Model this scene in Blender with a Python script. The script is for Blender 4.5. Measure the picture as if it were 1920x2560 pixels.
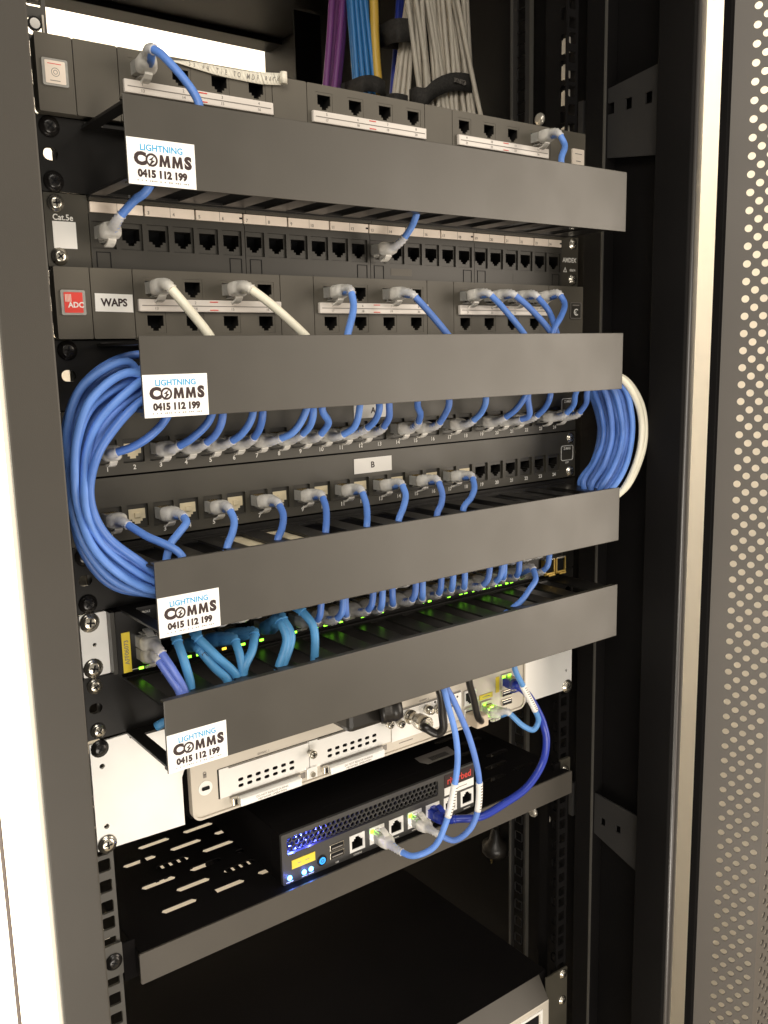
import bpy, bmesh, math, random
from mathutils import Vector, Matrix
from mathutils.geometry import tessellate_polygon
random.seed(7)
S = 0.001                       # everything below is measured in millimetres
SC = bpy.context.scene
COL = SC.collection
for o in list(bpy.data.objects): bpy.data.objects.remove(o)

# ---------------------------------------------------------------- camera
CAMP = Vector((-420.46, -583.21, -191.24)); FPX = 2253.95
RX = Vector((0.80012506, -0.59942458, -0.02213721))
RD = Vector((-0.12050718, -0.12448336, -0.98487660))
RF = Vector((0.58760353, 0.79069214, -0.17183722))
cam = bpy.data.cameras.new('camera'); camo = bpy.data.objects.new('camera', cam); COL.objects.link(camo)
m = Matrix.Identity(4)
for i in range(3):
    m[i][0] = RX[i]; m[i][1] = -RD[i]; m[i][2] = -RF[i]; m[i][3] = CAMP[i]*S
camo.matrix_world = m
cam.sensor_fit = 'VERTICAL'; cam.sensor_height = 24; cam.sensor_width = 18
cam.lens = 24*FPX/2560; cam.clip_start = 0.02; cam.clip_end = 60
SC.camera = camo
# ---------------------------------------------------------------- world and lamps
W = bpy.data.worlds.new('World'); SC.world = W; W.use_nodes = True
W.node_tree.nodes['Background'].inputs[0].default_value = (1.0, 0.92, 0.79, 1)
W.node_tree.nodes['Background'].inputs[1].default_value = 0.42
def area(name, loc, target, sx, sy, power, col=(1, .95, .87)):
    l = bpy.data.lights.new(name, 'AREA'); l.shape = 'RECTANGLE'; l.size = sx; l.size_y = sy; l.energy = power; l.color = col
    o = bpy.data.objects.new(name, l); COL.objects.link(o); o.location = Vector(loc)
    d = (Vector(target)-Vector(loc)).normalized(); o.rotation_euler = d.to_track_quat('-Z', 'Y').to_euler()
    return o
area('key_light_right', (2.0, -1.7, -0.35), (0.1, 0, -0.3), 1.25, 2.1, 50, (1, .87, .72))  # added key light, out of view; gives the covers their sheen towards the right
area('fill_light_left', (-1.1, -1.25, 0.55), (-0.05, 0, -0.3), 0.9, 0.6, 17, (1, .93, .82))  # added fill light from the left, brightens plugs and stickers
area('ceiling_lamp_front', (-0.35, -1.7, 1.5), (0, 0, -0.4), 1.3, 0.5, 12)
area('rear_wall_light', (-0.1, 0.68, 0.85), (-0.1, 1.0, -0.5), 1.2, 0.25, 34, (1, .93, .82))  # added light, out of view, to whiten the rear wall
area('side_wall_light', (-1.15, 0.1, -0.45), (-0.3, 0.15, -0.5), 0.5, 1.2, 42, (1, .94, .80))  # added light outside the frame to brighten the left wall
area('low_fill_front', (-0.45, -1.15, -1.1), (0.0, 0, -0.4), 0.9, 0.45, 12, (1, .92, .82))  # added low fill light for undersides and shaded label strips
vs = SC.view_settings; vs.view_transform = 'Standard'; vs.look = 'None'; vs.exposure = 0.0; vs.gamma = 1.0

def at(u, v, Y):                # a point of the photograph (full-size pixels) on the upright plane y = Y
    d = RF + RX*((u-960)/FPX) + RD*((v-1280)/FPX)
    t = (Y-CAMP.y)/d.y
    return CAMP + d*t

# ---------------------------------------------------------------- materials
def mat(name, col, rough=.5, metal=0., spec=.5, noise=0., nscale=60., bump=0., bscale=400., trans=0., emit=None, estr=0., rvar=0., coat=0., aniso=None, ior=1.5, wave=0.):
    M = bpy.data.materials.new(name); M.use_nodes = True
    n = M.node_tree.nodes; L = M.node_tree.links; b = n['Principled BSDF']
    b.inputs['Base Color'].default_value = (*col, 1); b.inputs['Roughness'].default_value = rough
    b.inputs['Metallic'].default_value = metal; b.inputs['Specular IOR Level'].default_value = spec
    b.inputs['Transmission Weight'].default_value = trans; b.inputs['IOR'].default_value = ior
    b.inputs['Coat Weight'].default_value = coat
    tc = n.new('ShaderNodeTexCoord')
    if noise or rvar:
        t = n.new('ShaderNodeTexNoise'); t.inputs['Scale'].default_value = nscale; t.inputs['Detail'].default_value = 5
        L.new(tc.outputs['Object'], t.inputs['Vector'])
        if aniso:
            mp = n.new('ShaderNodeMapping'); mp.inputs['Scale'].default_value = aniso
            L.new(tc.outputs['Object'], mp.inputs['Vector']); L.new(mp.outputs[0], t.inputs['Vector'])
        if noise:
            r = n.new('ShaderNodeMapRange'); r.inputs[1].default_value = .3; r.inputs[2].default_value = .7
            r.inputs[3].default_value = 1-noise; r.inputs[4].default_value = 1+noise
            L.new(t.outputs[0], r.inputs[0])
            x = n.new('ShaderNodeVectorMath'); x.operation = 'SCALE'; x.inputs[0].default_value = col
            L.new(r.outputs[0], x.inputs['Scale']); L.new(x.outputs[0], b.inputs['Base Color'])
        if rvar:
            r = n.new('ShaderNodeMapRange'); r.inputs[1].default_value = .3; r.inputs[2].default_value = .7
            r.inputs[3].default_value = rough-rvar; r.inputs[4].default_value = rough+rvar
            L.new(t.outputs[0], r.inputs[0]); L.new(r.outputs[0], b.inputs['Roughness'])
    if bump:
        t = n.new('ShaderNodeTexNoise'); t.inputs['Scale'].default_value = bscale; t.inputs['Detail'].default_value = 3
        L.new(tc.outputs['Object'], t.inputs['Vector'])
        bp = n.new('ShaderNodeBump'); bp.inputs['Strength'].default_value = bump; bp.inputs['Distance'].default_value = .0006
        L.new(t.outputs[0], bp.inputs['Height']); L.new(bp.outputs[0], b.inputs['Normal'])
        if wave:
            t2 = n.new('ShaderNodeTexNoise'); t2.inputs['Scale'].default_value = 9; t2.inputs['Detail'].default_value = 2
            L.new(tc.outputs['Object'], t2.inputs['Vector']); bq = n.new('ShaderNodeBump'); bq.inputs['Strength'].default_value = wave; bq.inputs['Distance'].default_value = .004
            L.new(t2.outputs[0], bq.inputs['Height']); L.new(bq.outputs[0], bp.inputs['Normal'])
    if emit:
        b.inputs['Emission Color'].default_value = (*emit, 1); b.inputs['Emission Strength'].default_value = estr
    return M
M = {}
M['cover'] = mat('black anodised cover', (.041, .036, .028), .40, 0, .76, noise=.10, nscale=16, rvar=.05, wave=.22, bump=.10, bscale=2600)
M['frame'] = mat('dark powder coat', (.040, .035, .028), .50, 0, .5, noise=.06, nscale=10, bump=.12, bscale=2000)
M['panel'] = mat('black painted steel', (.050, .045, .034), .42, 0, .55, noise=.12, nscale=20, rvar=.06, bump=.08, bscale=2400)
M['tray'] = mat('gloss black tray steel', (.012, .011, .010), .36, 0, .4, noise=.1, nscale=20, rvar=.06)
M['plastic'] = mat('charcoal plastic', (.100, .089, .070), .46, 0, .45, noise=.08, nscale=25, bump=.1, bscale=3000)
M['jack'] = mat('black jack plastic', (.036, .033, .027), .40, 0, .5)
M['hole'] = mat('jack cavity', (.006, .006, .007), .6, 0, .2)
M['door'] = mat('door powder coat', (.085, .075, .066), .5, 0, .5, noise=.06, nscale=10, bump=.12, bscale=2000)
M['brk'] = mat('bracket black', (.026, .025, .0245), .5, 0, .4, noise=.15, nscale=12)
M['post'] = mat('curved post coat', (.05, .045, .042), .30, 0, 1., noise=.04, nscale=10, bump=.1, bscale=2000)
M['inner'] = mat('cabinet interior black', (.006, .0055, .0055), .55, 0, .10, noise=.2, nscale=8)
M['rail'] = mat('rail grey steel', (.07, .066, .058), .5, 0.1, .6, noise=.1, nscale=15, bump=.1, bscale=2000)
M['white'] = mat('white label', (.84, .82, .78), .5)
M['sticker'] = mat('glossy white sticker', (.92, .90, .87), .3, 0, .5)
M['cream'] = mat('cream label strip', (.86, .75, .64), .5, noise=.04, nscale=120)
M['strip'] = mat('clear covered label strip', (.78, .72, .66), .22, 0, .6)
M['print'] = mat('white print', (.80, .78, .73), .6)
M['ink'] = mat('dark ink', (.030, .014, .014), .6)
M['inkgrey'] = mat('grey ink', (.22, .20, .18), .6)
M['cyan'] = mat('cyan ink', (.02, .33, .62), .5)
M['red'] = mat('red print', (.75, .06, .045), .4)
M['yellow'] = mat('yellow label', (.78, .60, .05), .45)
M['chrome'] = mat('zinc screw', (.62, .58, .50), .22, .95, .5, bump=.1, bscale=900)
M['bolt'] = mat('bright bolt', (.85, .80, .70), .25, .55, .6)
M['blackscrew'] = mat('black screw', (.018, .016, .015), .25, .3, .6)
M['clear'] = mat('milky clear plug', (.90, .88, .82), .12, 0, .7, trans=.6, noise=.10, nscale=300, ior=1.45)
M['boot'] = mat('frosted boot', (.96, .93, .87), .24, 0, .8, trans=.42, noise=.12, nscale=260, ior=1.4)
M['gold'] = mat('gold contacts', (.75, .55, .22), .25, .9)
M['brass'] = mat('yellow bail', (.85, .60, .16), .3, .4)
M['blue'] = mat('blue cable jacket', (.105, .235, .64), .42, 0, .5, noise=.07, nscale=90, bump=.05, bscale=900)
BLUES = ['blue', 'blue_a', 'blue_b', 'blue_c']
for k_, c_ in zip(BLUES[1:], ((.08, .185, .54), (.125, .27, .70), (.105, .215, .59))): M[k_] = mat('blue cable jacket '+k_[-1], c_, .36+.05*BLUES.index(k_), 0, .5, noise=.10, nscale=70, bump=.08, bscale=700)
M['bluedeep'] = mat('violet blue cable jacket', (.13, .20, .62), .38, 0, .5, noise=.07, nscale=90)
M['paleblue'] = mat('pale blue cable jacket', (.10, .27, .58), .34, 0, .5)
M['navy'] = mat('navy cable jacket', (.018, .04, .33), .3, 0, .5)
M['teal'] = mat('teal cable jacket', (.075, .27, .53), .42, 0, .45, noise=.1, nscale=90)
M['whitecable'] = mat('ivory cable jacket', (.80, .76, .62), .4, 0, .5, noise=.04, nscale=60)
M['blackcable'] = mat('black cable jacket', (.014, .012, .010), .35, 0, .5)
M['purple'] = mat('purple cable jacket', (.19, .05, .22), .45)
M['trunkblue'] = mat('bright blue trunk jacket', (.03, .20, .52), .45)
M['trunkyellow'] = mat('yellow trunk jacket', (.72, .46, .07), .45)
M['trunkgrey'] = mat('grey trunk jacket', (.56, .51, .43), .55, noise=.1, nscale=60)
M['velcro'] = mat('black velcro', (.040, .037, .034), .85, 0, .3, noise=.3, nscale=500, bump=.5, bscale=1500)
M['zinc'] = mat('bright zinc plate', (.93, .92, .89), .34, .35, .5, noise=.05, nscale=14, rvar=.05)
M['alu'] = mat('beige router face', (.62, .57, .49), .4, .2, .5, noise=.03, nscale=40)
M['shelf'] = mat('black shelf steel', (.006, .0052, .0052), .75, 0, .06, noise=.1, nscale=15)
M['lip'] = mat('shelf lip steel', (.062, .055, .046), .45, 0, .5, noise=.1, nscale=12, bump=.1, bscale=2000)
M['appl'] = mat('appliance grey face', (.052, .050, .048), .4, 0, .5, bump=.08, bscale=2500)
M['green'] = mat('green led', (.1, .6, .02), .4, emit=(.30, 1, .04), estr=3.2)
M['amber'] = mat('amber led', (.6, .4, .02), .4, emit=(1, .62, .05), estr=2.2)
M['blueled'] = mat('blue led', (.05, .2, .8), .4, emit=(.10, .42, 1), estr=12)
M['bluepwr'] = mat('blue power ring', (.03, .2, .5), .4, emit=(.02, .32, .9), estr=1.3)
M['beige'] = mat('beige dust cap', (.74, .64, .44), .5, 0, .4)
M['wall'] = mat('warm white wall', (.90, .83, .71), .8, 0, .2, noise=.02, nscale=3)
M['wallgap'] = mat('wall joint', (.03, .018, .016), .8)
M['floor'] = mat('beige floor', (.40, .35, .27), .6, noise=.1, nscale=6)
M['paper'] = mat('curled paper tape', (.85, .80, .68), .6)
M['tan'] = mat('tan card', (.60, .50, .38), .7)

# ---------------------------------------------------------------- builders
WLOC = {}
def wl(o):
    p = Vector((0, 0, 0))
    while o is not None:
        p += WLOC.get(o.name, Vector((0, 0, 0))); o = o.parent
    return p
class MB:
    def __init__(s): s.bm = bmesh.new(); s.ms = []
    def mi(s, m):
        if m not in s.ms: s.ms.append(m)
        return s.ms.index(m)
    def box(s, x0, x1, y0, y1, z0, z1, m, bev=0., T=None):
        vs_ = [s.bm.verts.new((x, y, z)) for x in (x0, x1) for y in (y0, y1) for z in (z0, z1)]
        k = s.mi(m); fs = []
        for q in ((0, 1, 3, 2), (4, 6, 7, 5), (0, 4, 5, 1), (2, 3, 7, 6), (0, 2, 6, 4), (1, 5, 7, 3)):
            f = s.bm.faces.new([vs_[i] for i in q]); f.material_index = k; fs.append(f)
        if bev:
            es = list({e for f in fs for e in f.edges})
            r = bmesh.ops.bevel(s.bm, geom=es, offset=bev, segments=2, affect='EDGES', profile=.6)
            for f in r['faces']: f.material_index = k
            nv = list({v for f in r['faces'] for v in f.verts} | {v for v in vs_ if v.is_valid})
        else: nv = vs_
        if T: 
            for v in nv: v.co = T @ v.co
        return s
    def plate(s, outer, holes, d0, d1, m, axis='y', T=None):
        # outline + holes in a plane, extruded between depths d0 and d1; 2-D (a,b) -> xz (axis y), yz (axis x), xy (axis z)
        def P(a, b, d):
            v = Vector((a, d, b)) if axis == 'y' else Vector((d, a, b)) if axis == 'x' else Vector((a, b, d))
            return T @ v if T else v
        k = s.mi(m); loops = [outer]+list(holes)
        tris = tessellate_polygon([[Vector((a, b, 0)) for a, b in l] for l in loops])
        flat = [q for l in loops for q in l]
        A = [s.bm.verts.new(P(a, b, d0)) for a, b in flat]; B_ = [s.bm.verts.new(P(a, b, d1)) for a, b in flat]
        for t in tris:
            for V, r in ((A, 1), (B_, -1)):
                try: f = s.bm.faces.new([V[i] for i in t][::r]); f.material_index = k
                except ValueError: pass
        i0 = 0
        for l in loops:
            n = len(l)
            for i in range(n):
                a, b = i0+i, i0+(i+1) % n
                try: f = s.bm.faces.new((A[a], A[b], B_[b], B_[a])); f.material_index = k
                except ValueError: pass
            i0 += n
        return s
    def tube(s, pts, r, m, seg=10, cap=True, rs=None):
        k = s.mi(m); rings = []; n = len(pts); up = None
        for i, p in enumerate(pts):
            t = (pts[min(i+1, n-1)]-pts[max(i-1, 0)]).normalized()
            if up is None:
                up = Vector((0, 0, 1)) if abs(t.z) < .9 else Vector((1, 0, 0))
            a = t.cross(up).normalized(); up = a.cross(t).normalized()
            R = rs[i] if rs else r
            rings.append([s.bm.verts.new(p+(a*math.cos(q)+up*math.sin(q))*R) for q in (2*math.pi*j/seg for j in range(seg))])
        for i in range(n-1):
            for j in range(seg):
                f = s.bm.faces.new((rings[i][j], rings[i][(j+1) % seg], rings[i+1][(j+1) % seg], rings[i+1][j])); f.material_index = k; f.smooth = True
        if cap:
            for R_ in (rings[0], rings[-1]):
                f = s.bm.faces.new(R_); f.material_index = k
        return s
    def disc(s, c, ax, prof, m, seg=16):
        # lathe: prof = [(distance along axis, radius)...]
        pts = [Vector(c)+Vector(ax).normalized()*h for h, r in prof]
        ax = Vector(ax).normalized(); k = s.mi(m)
        a = ax.cross(Vector((0, 0, 1)) if abs(ax.z) < .9 else Vector((1, 0, 0))).normalized(); b = ax.cross(a)
        rings = [[s.bm.verts.new(p+(a*math.cos(2*math.pi*j/seg)+b*math.sin(2*math.pi*j/seg))*max(h[1], .01)) for j in range(seg)] for p, h in zip(pts, prof)]
        for i in range(len(rings)-1):
            for j in range(seg):
                f = s.bm.faces.new((rings[i][j], rings[i][(j+1) % seg], rings[i+1][(j+1) % seg], rings[i+1][j])); f.material_index = k; f.smooth = len(prof) > 3
        for R_ in (rings[0], rings[-1]):
            f = s.bm.faces.new(R_); f.material_index = k
        return s
    def text(s, txt, x, y, z, size, m, off=0., ext=.06, align='CENTER', T=None, sx=1.):
        c = bpy.data.curves.new('t', 'FONT'); c.body = txt; c.size = size; c.extrude = ext; c.offset = off
        c.align_x = align; c.align_y = 'CENTER'; c.resolution_u = 3
        o = bpy.data.objects.new('t', c); COL.objects.link(o)
        bpy.context.view_layer.update()
        dg = bpy.context.evaluated_depsgraph_get(); me = bpy.data.meshes.new_from_object(o.evaluated_get(dg))
        k = s.mi(m); T0 = T if T else Matrix.Translation((x, y, z)) @ Matrix.Rotation(math.pi/2, 4, 'X')
        T0 = T0 @ Matrix.Diagonal((sx, 1, 1, 1))
        vs_ = [s.bm.verts.new(T0 @ v.co) for v in me.vertices]
        for p in me.polygons:
            try: f = s.bm.faces.new([vs_[i] for i in p.vertices]); f.material_index = k
            except ValueError: pass
        bpy.data.objects.remove(o); bpy.data.curves.remove(c); bpy.data.meshes.remove(me)
        return s
    def quad(s, pts, m):
        f = s.bm.faces.new([s.bm.verts.new(p) for p in pts]); f.material_index = s.mi(m); return s
    def mesh(s, name, origin=Vector((0, 0, 0))):
        bmesh.ops.recalc_face_normals(s.bm, faces=s.bm.faces)
        me = bpy.data.meshes.new(name)
        for v in s.bm.verts: v.co = (v.co-origin)*S
        s.bm.to_mesh(me); s.bm.free()
        for m_ in s.ms: me.materials.append(M[m_])
        return me
    def build(s, name, parent=None, loc=None):
        org = Vector(loc) if loc is not None else (wl(parent) if parent else Vector((0, 0, 0)))
        me = s.mesh(name, org); o = bpy.data.objects.new(name, me); COL.objects.link(o)
        pw = wl(parent) if parent else Vector((0, 0, 0))
        o.parent = parent; o.location = (org-pw)*S; WLOC[o.name] = org-pw
        return o
def inst(name, me, parent, loc, rot=None):
    o = bpy.data.objects.new(name, me); COL.objects.link(o); o.parent = parent
    d = Vector(loc)-wl(parent); o.location = d*S; WLOC[o.name] = d
    if rot: o.rotation_euler = rot
    return o
def tag(o, label=None, cat=None, group=None, kind=None):
    if label: o['label'] = label
    if cat: o['category'] = cat
    if group: o['group'] = group
    if kind: o['kind'] = kind
    return o
def thing(name, loc, label, cat, group=None):
    o = bpy.data.objects.new(name, None); COL.objects.link(o); o.location = Vector(loc)*S; o.empty_display_size = .01
    WLOC[o.name] = Vector(loc); tag(o, label, cat, group); return o
def spline(pts, n=8):
    P = [Vector(p) for p in pts]; P = [P[0]*2-P[1]]+P+[P[-1]*2-P[-2]]; out = []
    for i in range(1, len(P)-2):
        a, b, c, d = P[i-1:i+3]
        # centripetal Catmull-Rom keeps the bends free of loops
        def tj(ti, p, q): return ti+max((q-p).length, 1e-4)**.5
        t0 = 0.; t1 = tj(t0, a, b); t2 = tj(t1, b, c); t3 = tj(t2, c, d)
        k = max(3, min(24, int((c-b).length/4)+n//2))
        for j in range(k):
            t = t1+(t2-t1)*j/k
            A1 = a*((t1-t)/(t1-t0))+b*((t-t0)/(t1-t0)); A2 = b*((t2-t)/(t2-t1))+c*((t-t1)/(t2-t1)); A3 = c*((t3-t)/(t3-t2))+d*((t-t2)/(t3-t2))
            B1 = A1*((t2-t)/(t2-t0))+A2*((t-t0)/(t2-t0)); B2 = A2*((t3-t)/(t3-t1))+A3*((t-t1)/(t3-t1))
            out.append(B1*((t2-t)/(t2-t1))+B2*((t-t1)/(t2-t1)))
    out.append(P[-2]); return out
def rrect(x0, x1, z0, z1, r, n=4):
    o = []
    for cx, cz, a0 in ((x1-r, z1-r, 0), (x0+r, z1-r, 90), (x0+r, z0+r, 180), (x1-r, z0+r, 270)):
        for j in range(n+1):
            a = math.radians(a0+90*j/n); o.append((cx+r*math.cos(a), cz+r*math.sin(a)))
    return o
def circ(x, z, r, n=14): return [(x+r*math.cos(2*math.pi*j/n), z+r*math.sin(2*math.pi*j/n)) for j in range(n)]
def rect(x0, x1, z0, z1): return [(x0, z0), (x1, z0), (x1, z1), (x0, z1)]
U = 44.45
H = 232.55

# ---------------------------------------------------------------- setting
f = MB().box(-2500, 4500, -3000, 1400, -2106, -2100, 'floor').build('floor'); f['kind'] = 'structure'
w = MB().box(-2500, 4500, 1000, 1030, -2100, 1600, 'wall'); w = w.build('wall_rear'); w['kind'] = 'structure'
w = MB().box(-300.5, -290, -96.5, 990, -2100, 1600, 'wall')
rd_ = RF+RX*((26-960)/FPX)+RD*((2320-1280)/FPX); gy = CAMP.y+rd_.y*((-300.5-CAMP.x)/rd_.x); w.box(-301.0, -300.3, gy-5, gy+5, -2100, 1600, 'wallgap'); w = w.build('wall_left'); w['kind'] = 'structure'

w = MB().box(950, 980, -150, 999, -2100, 1600, 'wall').build('wall_right'); w['kind'] = 'structure'
# ---------------------------------------------------------------- cabinet
cab = thing('server_cabinet', (0, 300, -2100), 'tall black equipment cabinet holding all the panels, its perforated door swung open', 'server cabinet')
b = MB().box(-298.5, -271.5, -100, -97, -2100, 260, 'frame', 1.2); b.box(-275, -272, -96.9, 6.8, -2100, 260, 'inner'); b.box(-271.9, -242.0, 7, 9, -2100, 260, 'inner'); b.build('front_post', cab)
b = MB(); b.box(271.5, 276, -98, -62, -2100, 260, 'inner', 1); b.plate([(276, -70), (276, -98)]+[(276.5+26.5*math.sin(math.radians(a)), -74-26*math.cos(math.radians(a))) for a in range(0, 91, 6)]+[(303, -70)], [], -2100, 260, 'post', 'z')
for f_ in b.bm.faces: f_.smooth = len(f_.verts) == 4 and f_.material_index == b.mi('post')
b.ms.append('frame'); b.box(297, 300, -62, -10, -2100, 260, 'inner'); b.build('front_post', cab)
def square_holes(x0, x1, z0, z1, w_, r=1.2):
    hs = []; k = 0; z = 6.35
    base = U*3
    n = int((base-z0)/U)+2
    for u in range(n):
        for dz in (6.35, 22.225, 38.1):
            zz = base-u*U-dz
            if z0+8 < zz < z1-8: hs.append(rrect(x0, x1, zz-w_/2, zz+w_/2, r, 2))
    return hs
# front rails: face flange with square holes and a side flange running back
for sx in (-1, 1):
    b = MB()
    xs = sorted((sx*229, sx*243.5)); hx = sorted((sx*231.5, sx*240.4))
    mt = 'rail' if sx < 0 else 'inner'; last = 200.  # right rail is the same part; its shade is put into the colour
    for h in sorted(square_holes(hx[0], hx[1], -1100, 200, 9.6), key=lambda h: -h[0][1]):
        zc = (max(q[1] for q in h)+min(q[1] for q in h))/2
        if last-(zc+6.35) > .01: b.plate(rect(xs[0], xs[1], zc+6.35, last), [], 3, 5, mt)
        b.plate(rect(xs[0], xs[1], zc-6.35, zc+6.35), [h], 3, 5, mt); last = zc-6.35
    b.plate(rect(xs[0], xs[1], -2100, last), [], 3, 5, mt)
    bmesh.ops.remove_doubles(b.bm, verts=b.bm.verts, dist=.001)
    b.plate(rect(5.1, 40, -2100, 200), [rrect(12, 22, z-5, z+5, 1.5, 2) for z in range(-1300, 190, 22)][::1], sx*243.4-(2 if sx > 0 else 0), sx*243.4+(0 if sx > 0 else 2), 'inner', 'x')
    b.build('mounting_rail', cab)
# rear rails and the uprights on the right side
for (x, y, wd, nm) in ((288, 490, 42, "rear"), (-286, 490, 42, "rear")):
    b = MB()
    b.plate(rect(y, y+wd, -2100, 250), [rrect(y+6, y+16, z-5, z+5, 1.5, 2) for z in range(-1200, 245, 16)], x-1.5, x+1, 'rail', 'x')
    b.box(min(x, x-40*(1 if x > 0 else -1)), max(x, x-40*(1 if x > 0 else -1)), y-3, y, -2100, 250, 'inner')
    b.build('rear_rail', cab)
b = MB()
b.plate(rect(96, 121, -2100, 250), [rrect(104, 115, z-5.5, z+5.5, .8, 2) for z in range(-1300, 245, 22)], 279, 281, 'brk', 'x')
b.box(277, 281.5, 120.5, 122.5, -2100, 250, 'rail'); b.box(277, 281.5, 94.5, 96, -2100, 250, 'rail')  # paler strips paint the sheen along the upright's edges
b.build('upright', cab)
b = MB().box(279, 296, 1.5, 24, -2100, 250, 'inner', .8); b.box(278.2, 280.5, .6, 2.2, -2100, 250, 'rail'); b.build('upright', cab)
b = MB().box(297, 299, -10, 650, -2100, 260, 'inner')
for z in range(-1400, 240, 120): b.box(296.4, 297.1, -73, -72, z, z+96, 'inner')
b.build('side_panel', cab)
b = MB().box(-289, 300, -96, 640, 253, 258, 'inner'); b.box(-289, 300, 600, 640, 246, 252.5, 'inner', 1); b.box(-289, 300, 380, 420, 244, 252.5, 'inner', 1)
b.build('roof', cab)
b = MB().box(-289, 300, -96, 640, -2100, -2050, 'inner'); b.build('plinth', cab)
# slotted side brackets
def bracket(z, tilt):
    b = MB(); T = Matrix.Translation((0, 0, z))
    ou = [(34, -10), (34, 42), (-60, 56), (-76, 54), (-76, -14), (-60, -22)] if tilt else [(30, 20), (30, -18), (-60, -48), (-75, -44), (-75, 6), (-60, 14)]
    hs = [rect(y-3.6, y+3.6, 24, 34) for y in (19, -2, -22, -44)] if tilt else [rect(y-3, y+3, -14, -6) for y in (10, -10, -30)]
    sl = [rrect(-61.5, -57.5, 13, 45, 1.8)] if tilt else []
    b.plate(ou, [[(p, q) for p, q in h] for h in hs]+sl, 284, 286, 'brk', 'x', T)
    b.plate([(p*1., q) for p, q in (ou[0], ou[1], (34, ou[1][1]+.1), (34.1, ou[0][1]))] if False else rect(28, 34, min(ou[0][1], ou[1][1]), max(ou[0][1], ou[1][1])), [], 280, 283.9, 'brk', 'x', T)
    b.box(282.8, 283.9, -60.6, -58.6, 13, 44, 'rail', 0, T) if tilt else b.box(282.8, 283.9, -59.5, -57.6, -52, -22, 'rail', 0, T)  # pale strip paints the upright highlight at the slot
    return b.build('side_bracket', cab)
bracket(0, True); bracket(-672, False)
def bolt_me():
    b = MB(); b.disc((0, 0, 0), (-1, 0, 0), [(0, 6.2), (1.6, 6.2), (3.4, 5.0), (4.2, 2.6)], 'bolt', 14); return b.mesh('bolt')
BOLT = bolt_me()
for y, z in ((14.6, 47), (14, 0), (14, -670), (82, 36), (62, 36), (85, -708), (65, -707)): inst('bolt', BOLT, cab, (284 if y < 40 else 279, y, z))
b = MB()   # cage nuts caught in the right rail
b.box(-2.5, 2.5, -4, 3.5, -6.5, 6.5, 'bolt', .8); b.box(-1, 6, 4.4, 6.5, -6, 6, 'bolt', .4); CN = b.mesh('cage_nut')
for z in (35.8, 80, 4.7, 58.0): inst('cage_nut', CN, cab, (242, 14, z))
b = MB(); b.box(-1.2, 0, -.6, .6, -1.6, 1.6, 'chrome'); GL = b.mesh('rail_glint')  # tiny bright boxes paint the glints down the right rail's side
for k in range(22):
    z = -545-k*14.8*1.0
    if k % 2 == 0 or k % 5 == 0: inst('rail_glint', GL, cab, (241.5, 13.5, z))
# cage nut in the left rail above the top panel
b = MB(); b.box(-5.5, -4.4, -.6, 2, -5.5, 5.5, 'alu'); b.box(4.4, 5.5, -.6, 2, -5.5, 5.5, 'alu'); b.disc((0, 1, 0), (0, -1, 0), [(0, 4.2), (1.6, 4.2)], 'blackscrew', 14); b.disc((0, -.7, 0), (0, -1, 0), [(0, 3), (.3, 3)], 'white', 14)
inst('cage_nut', b.mesh('cage_nut'), cab, (-236.5, 2, 7.5))

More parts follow.
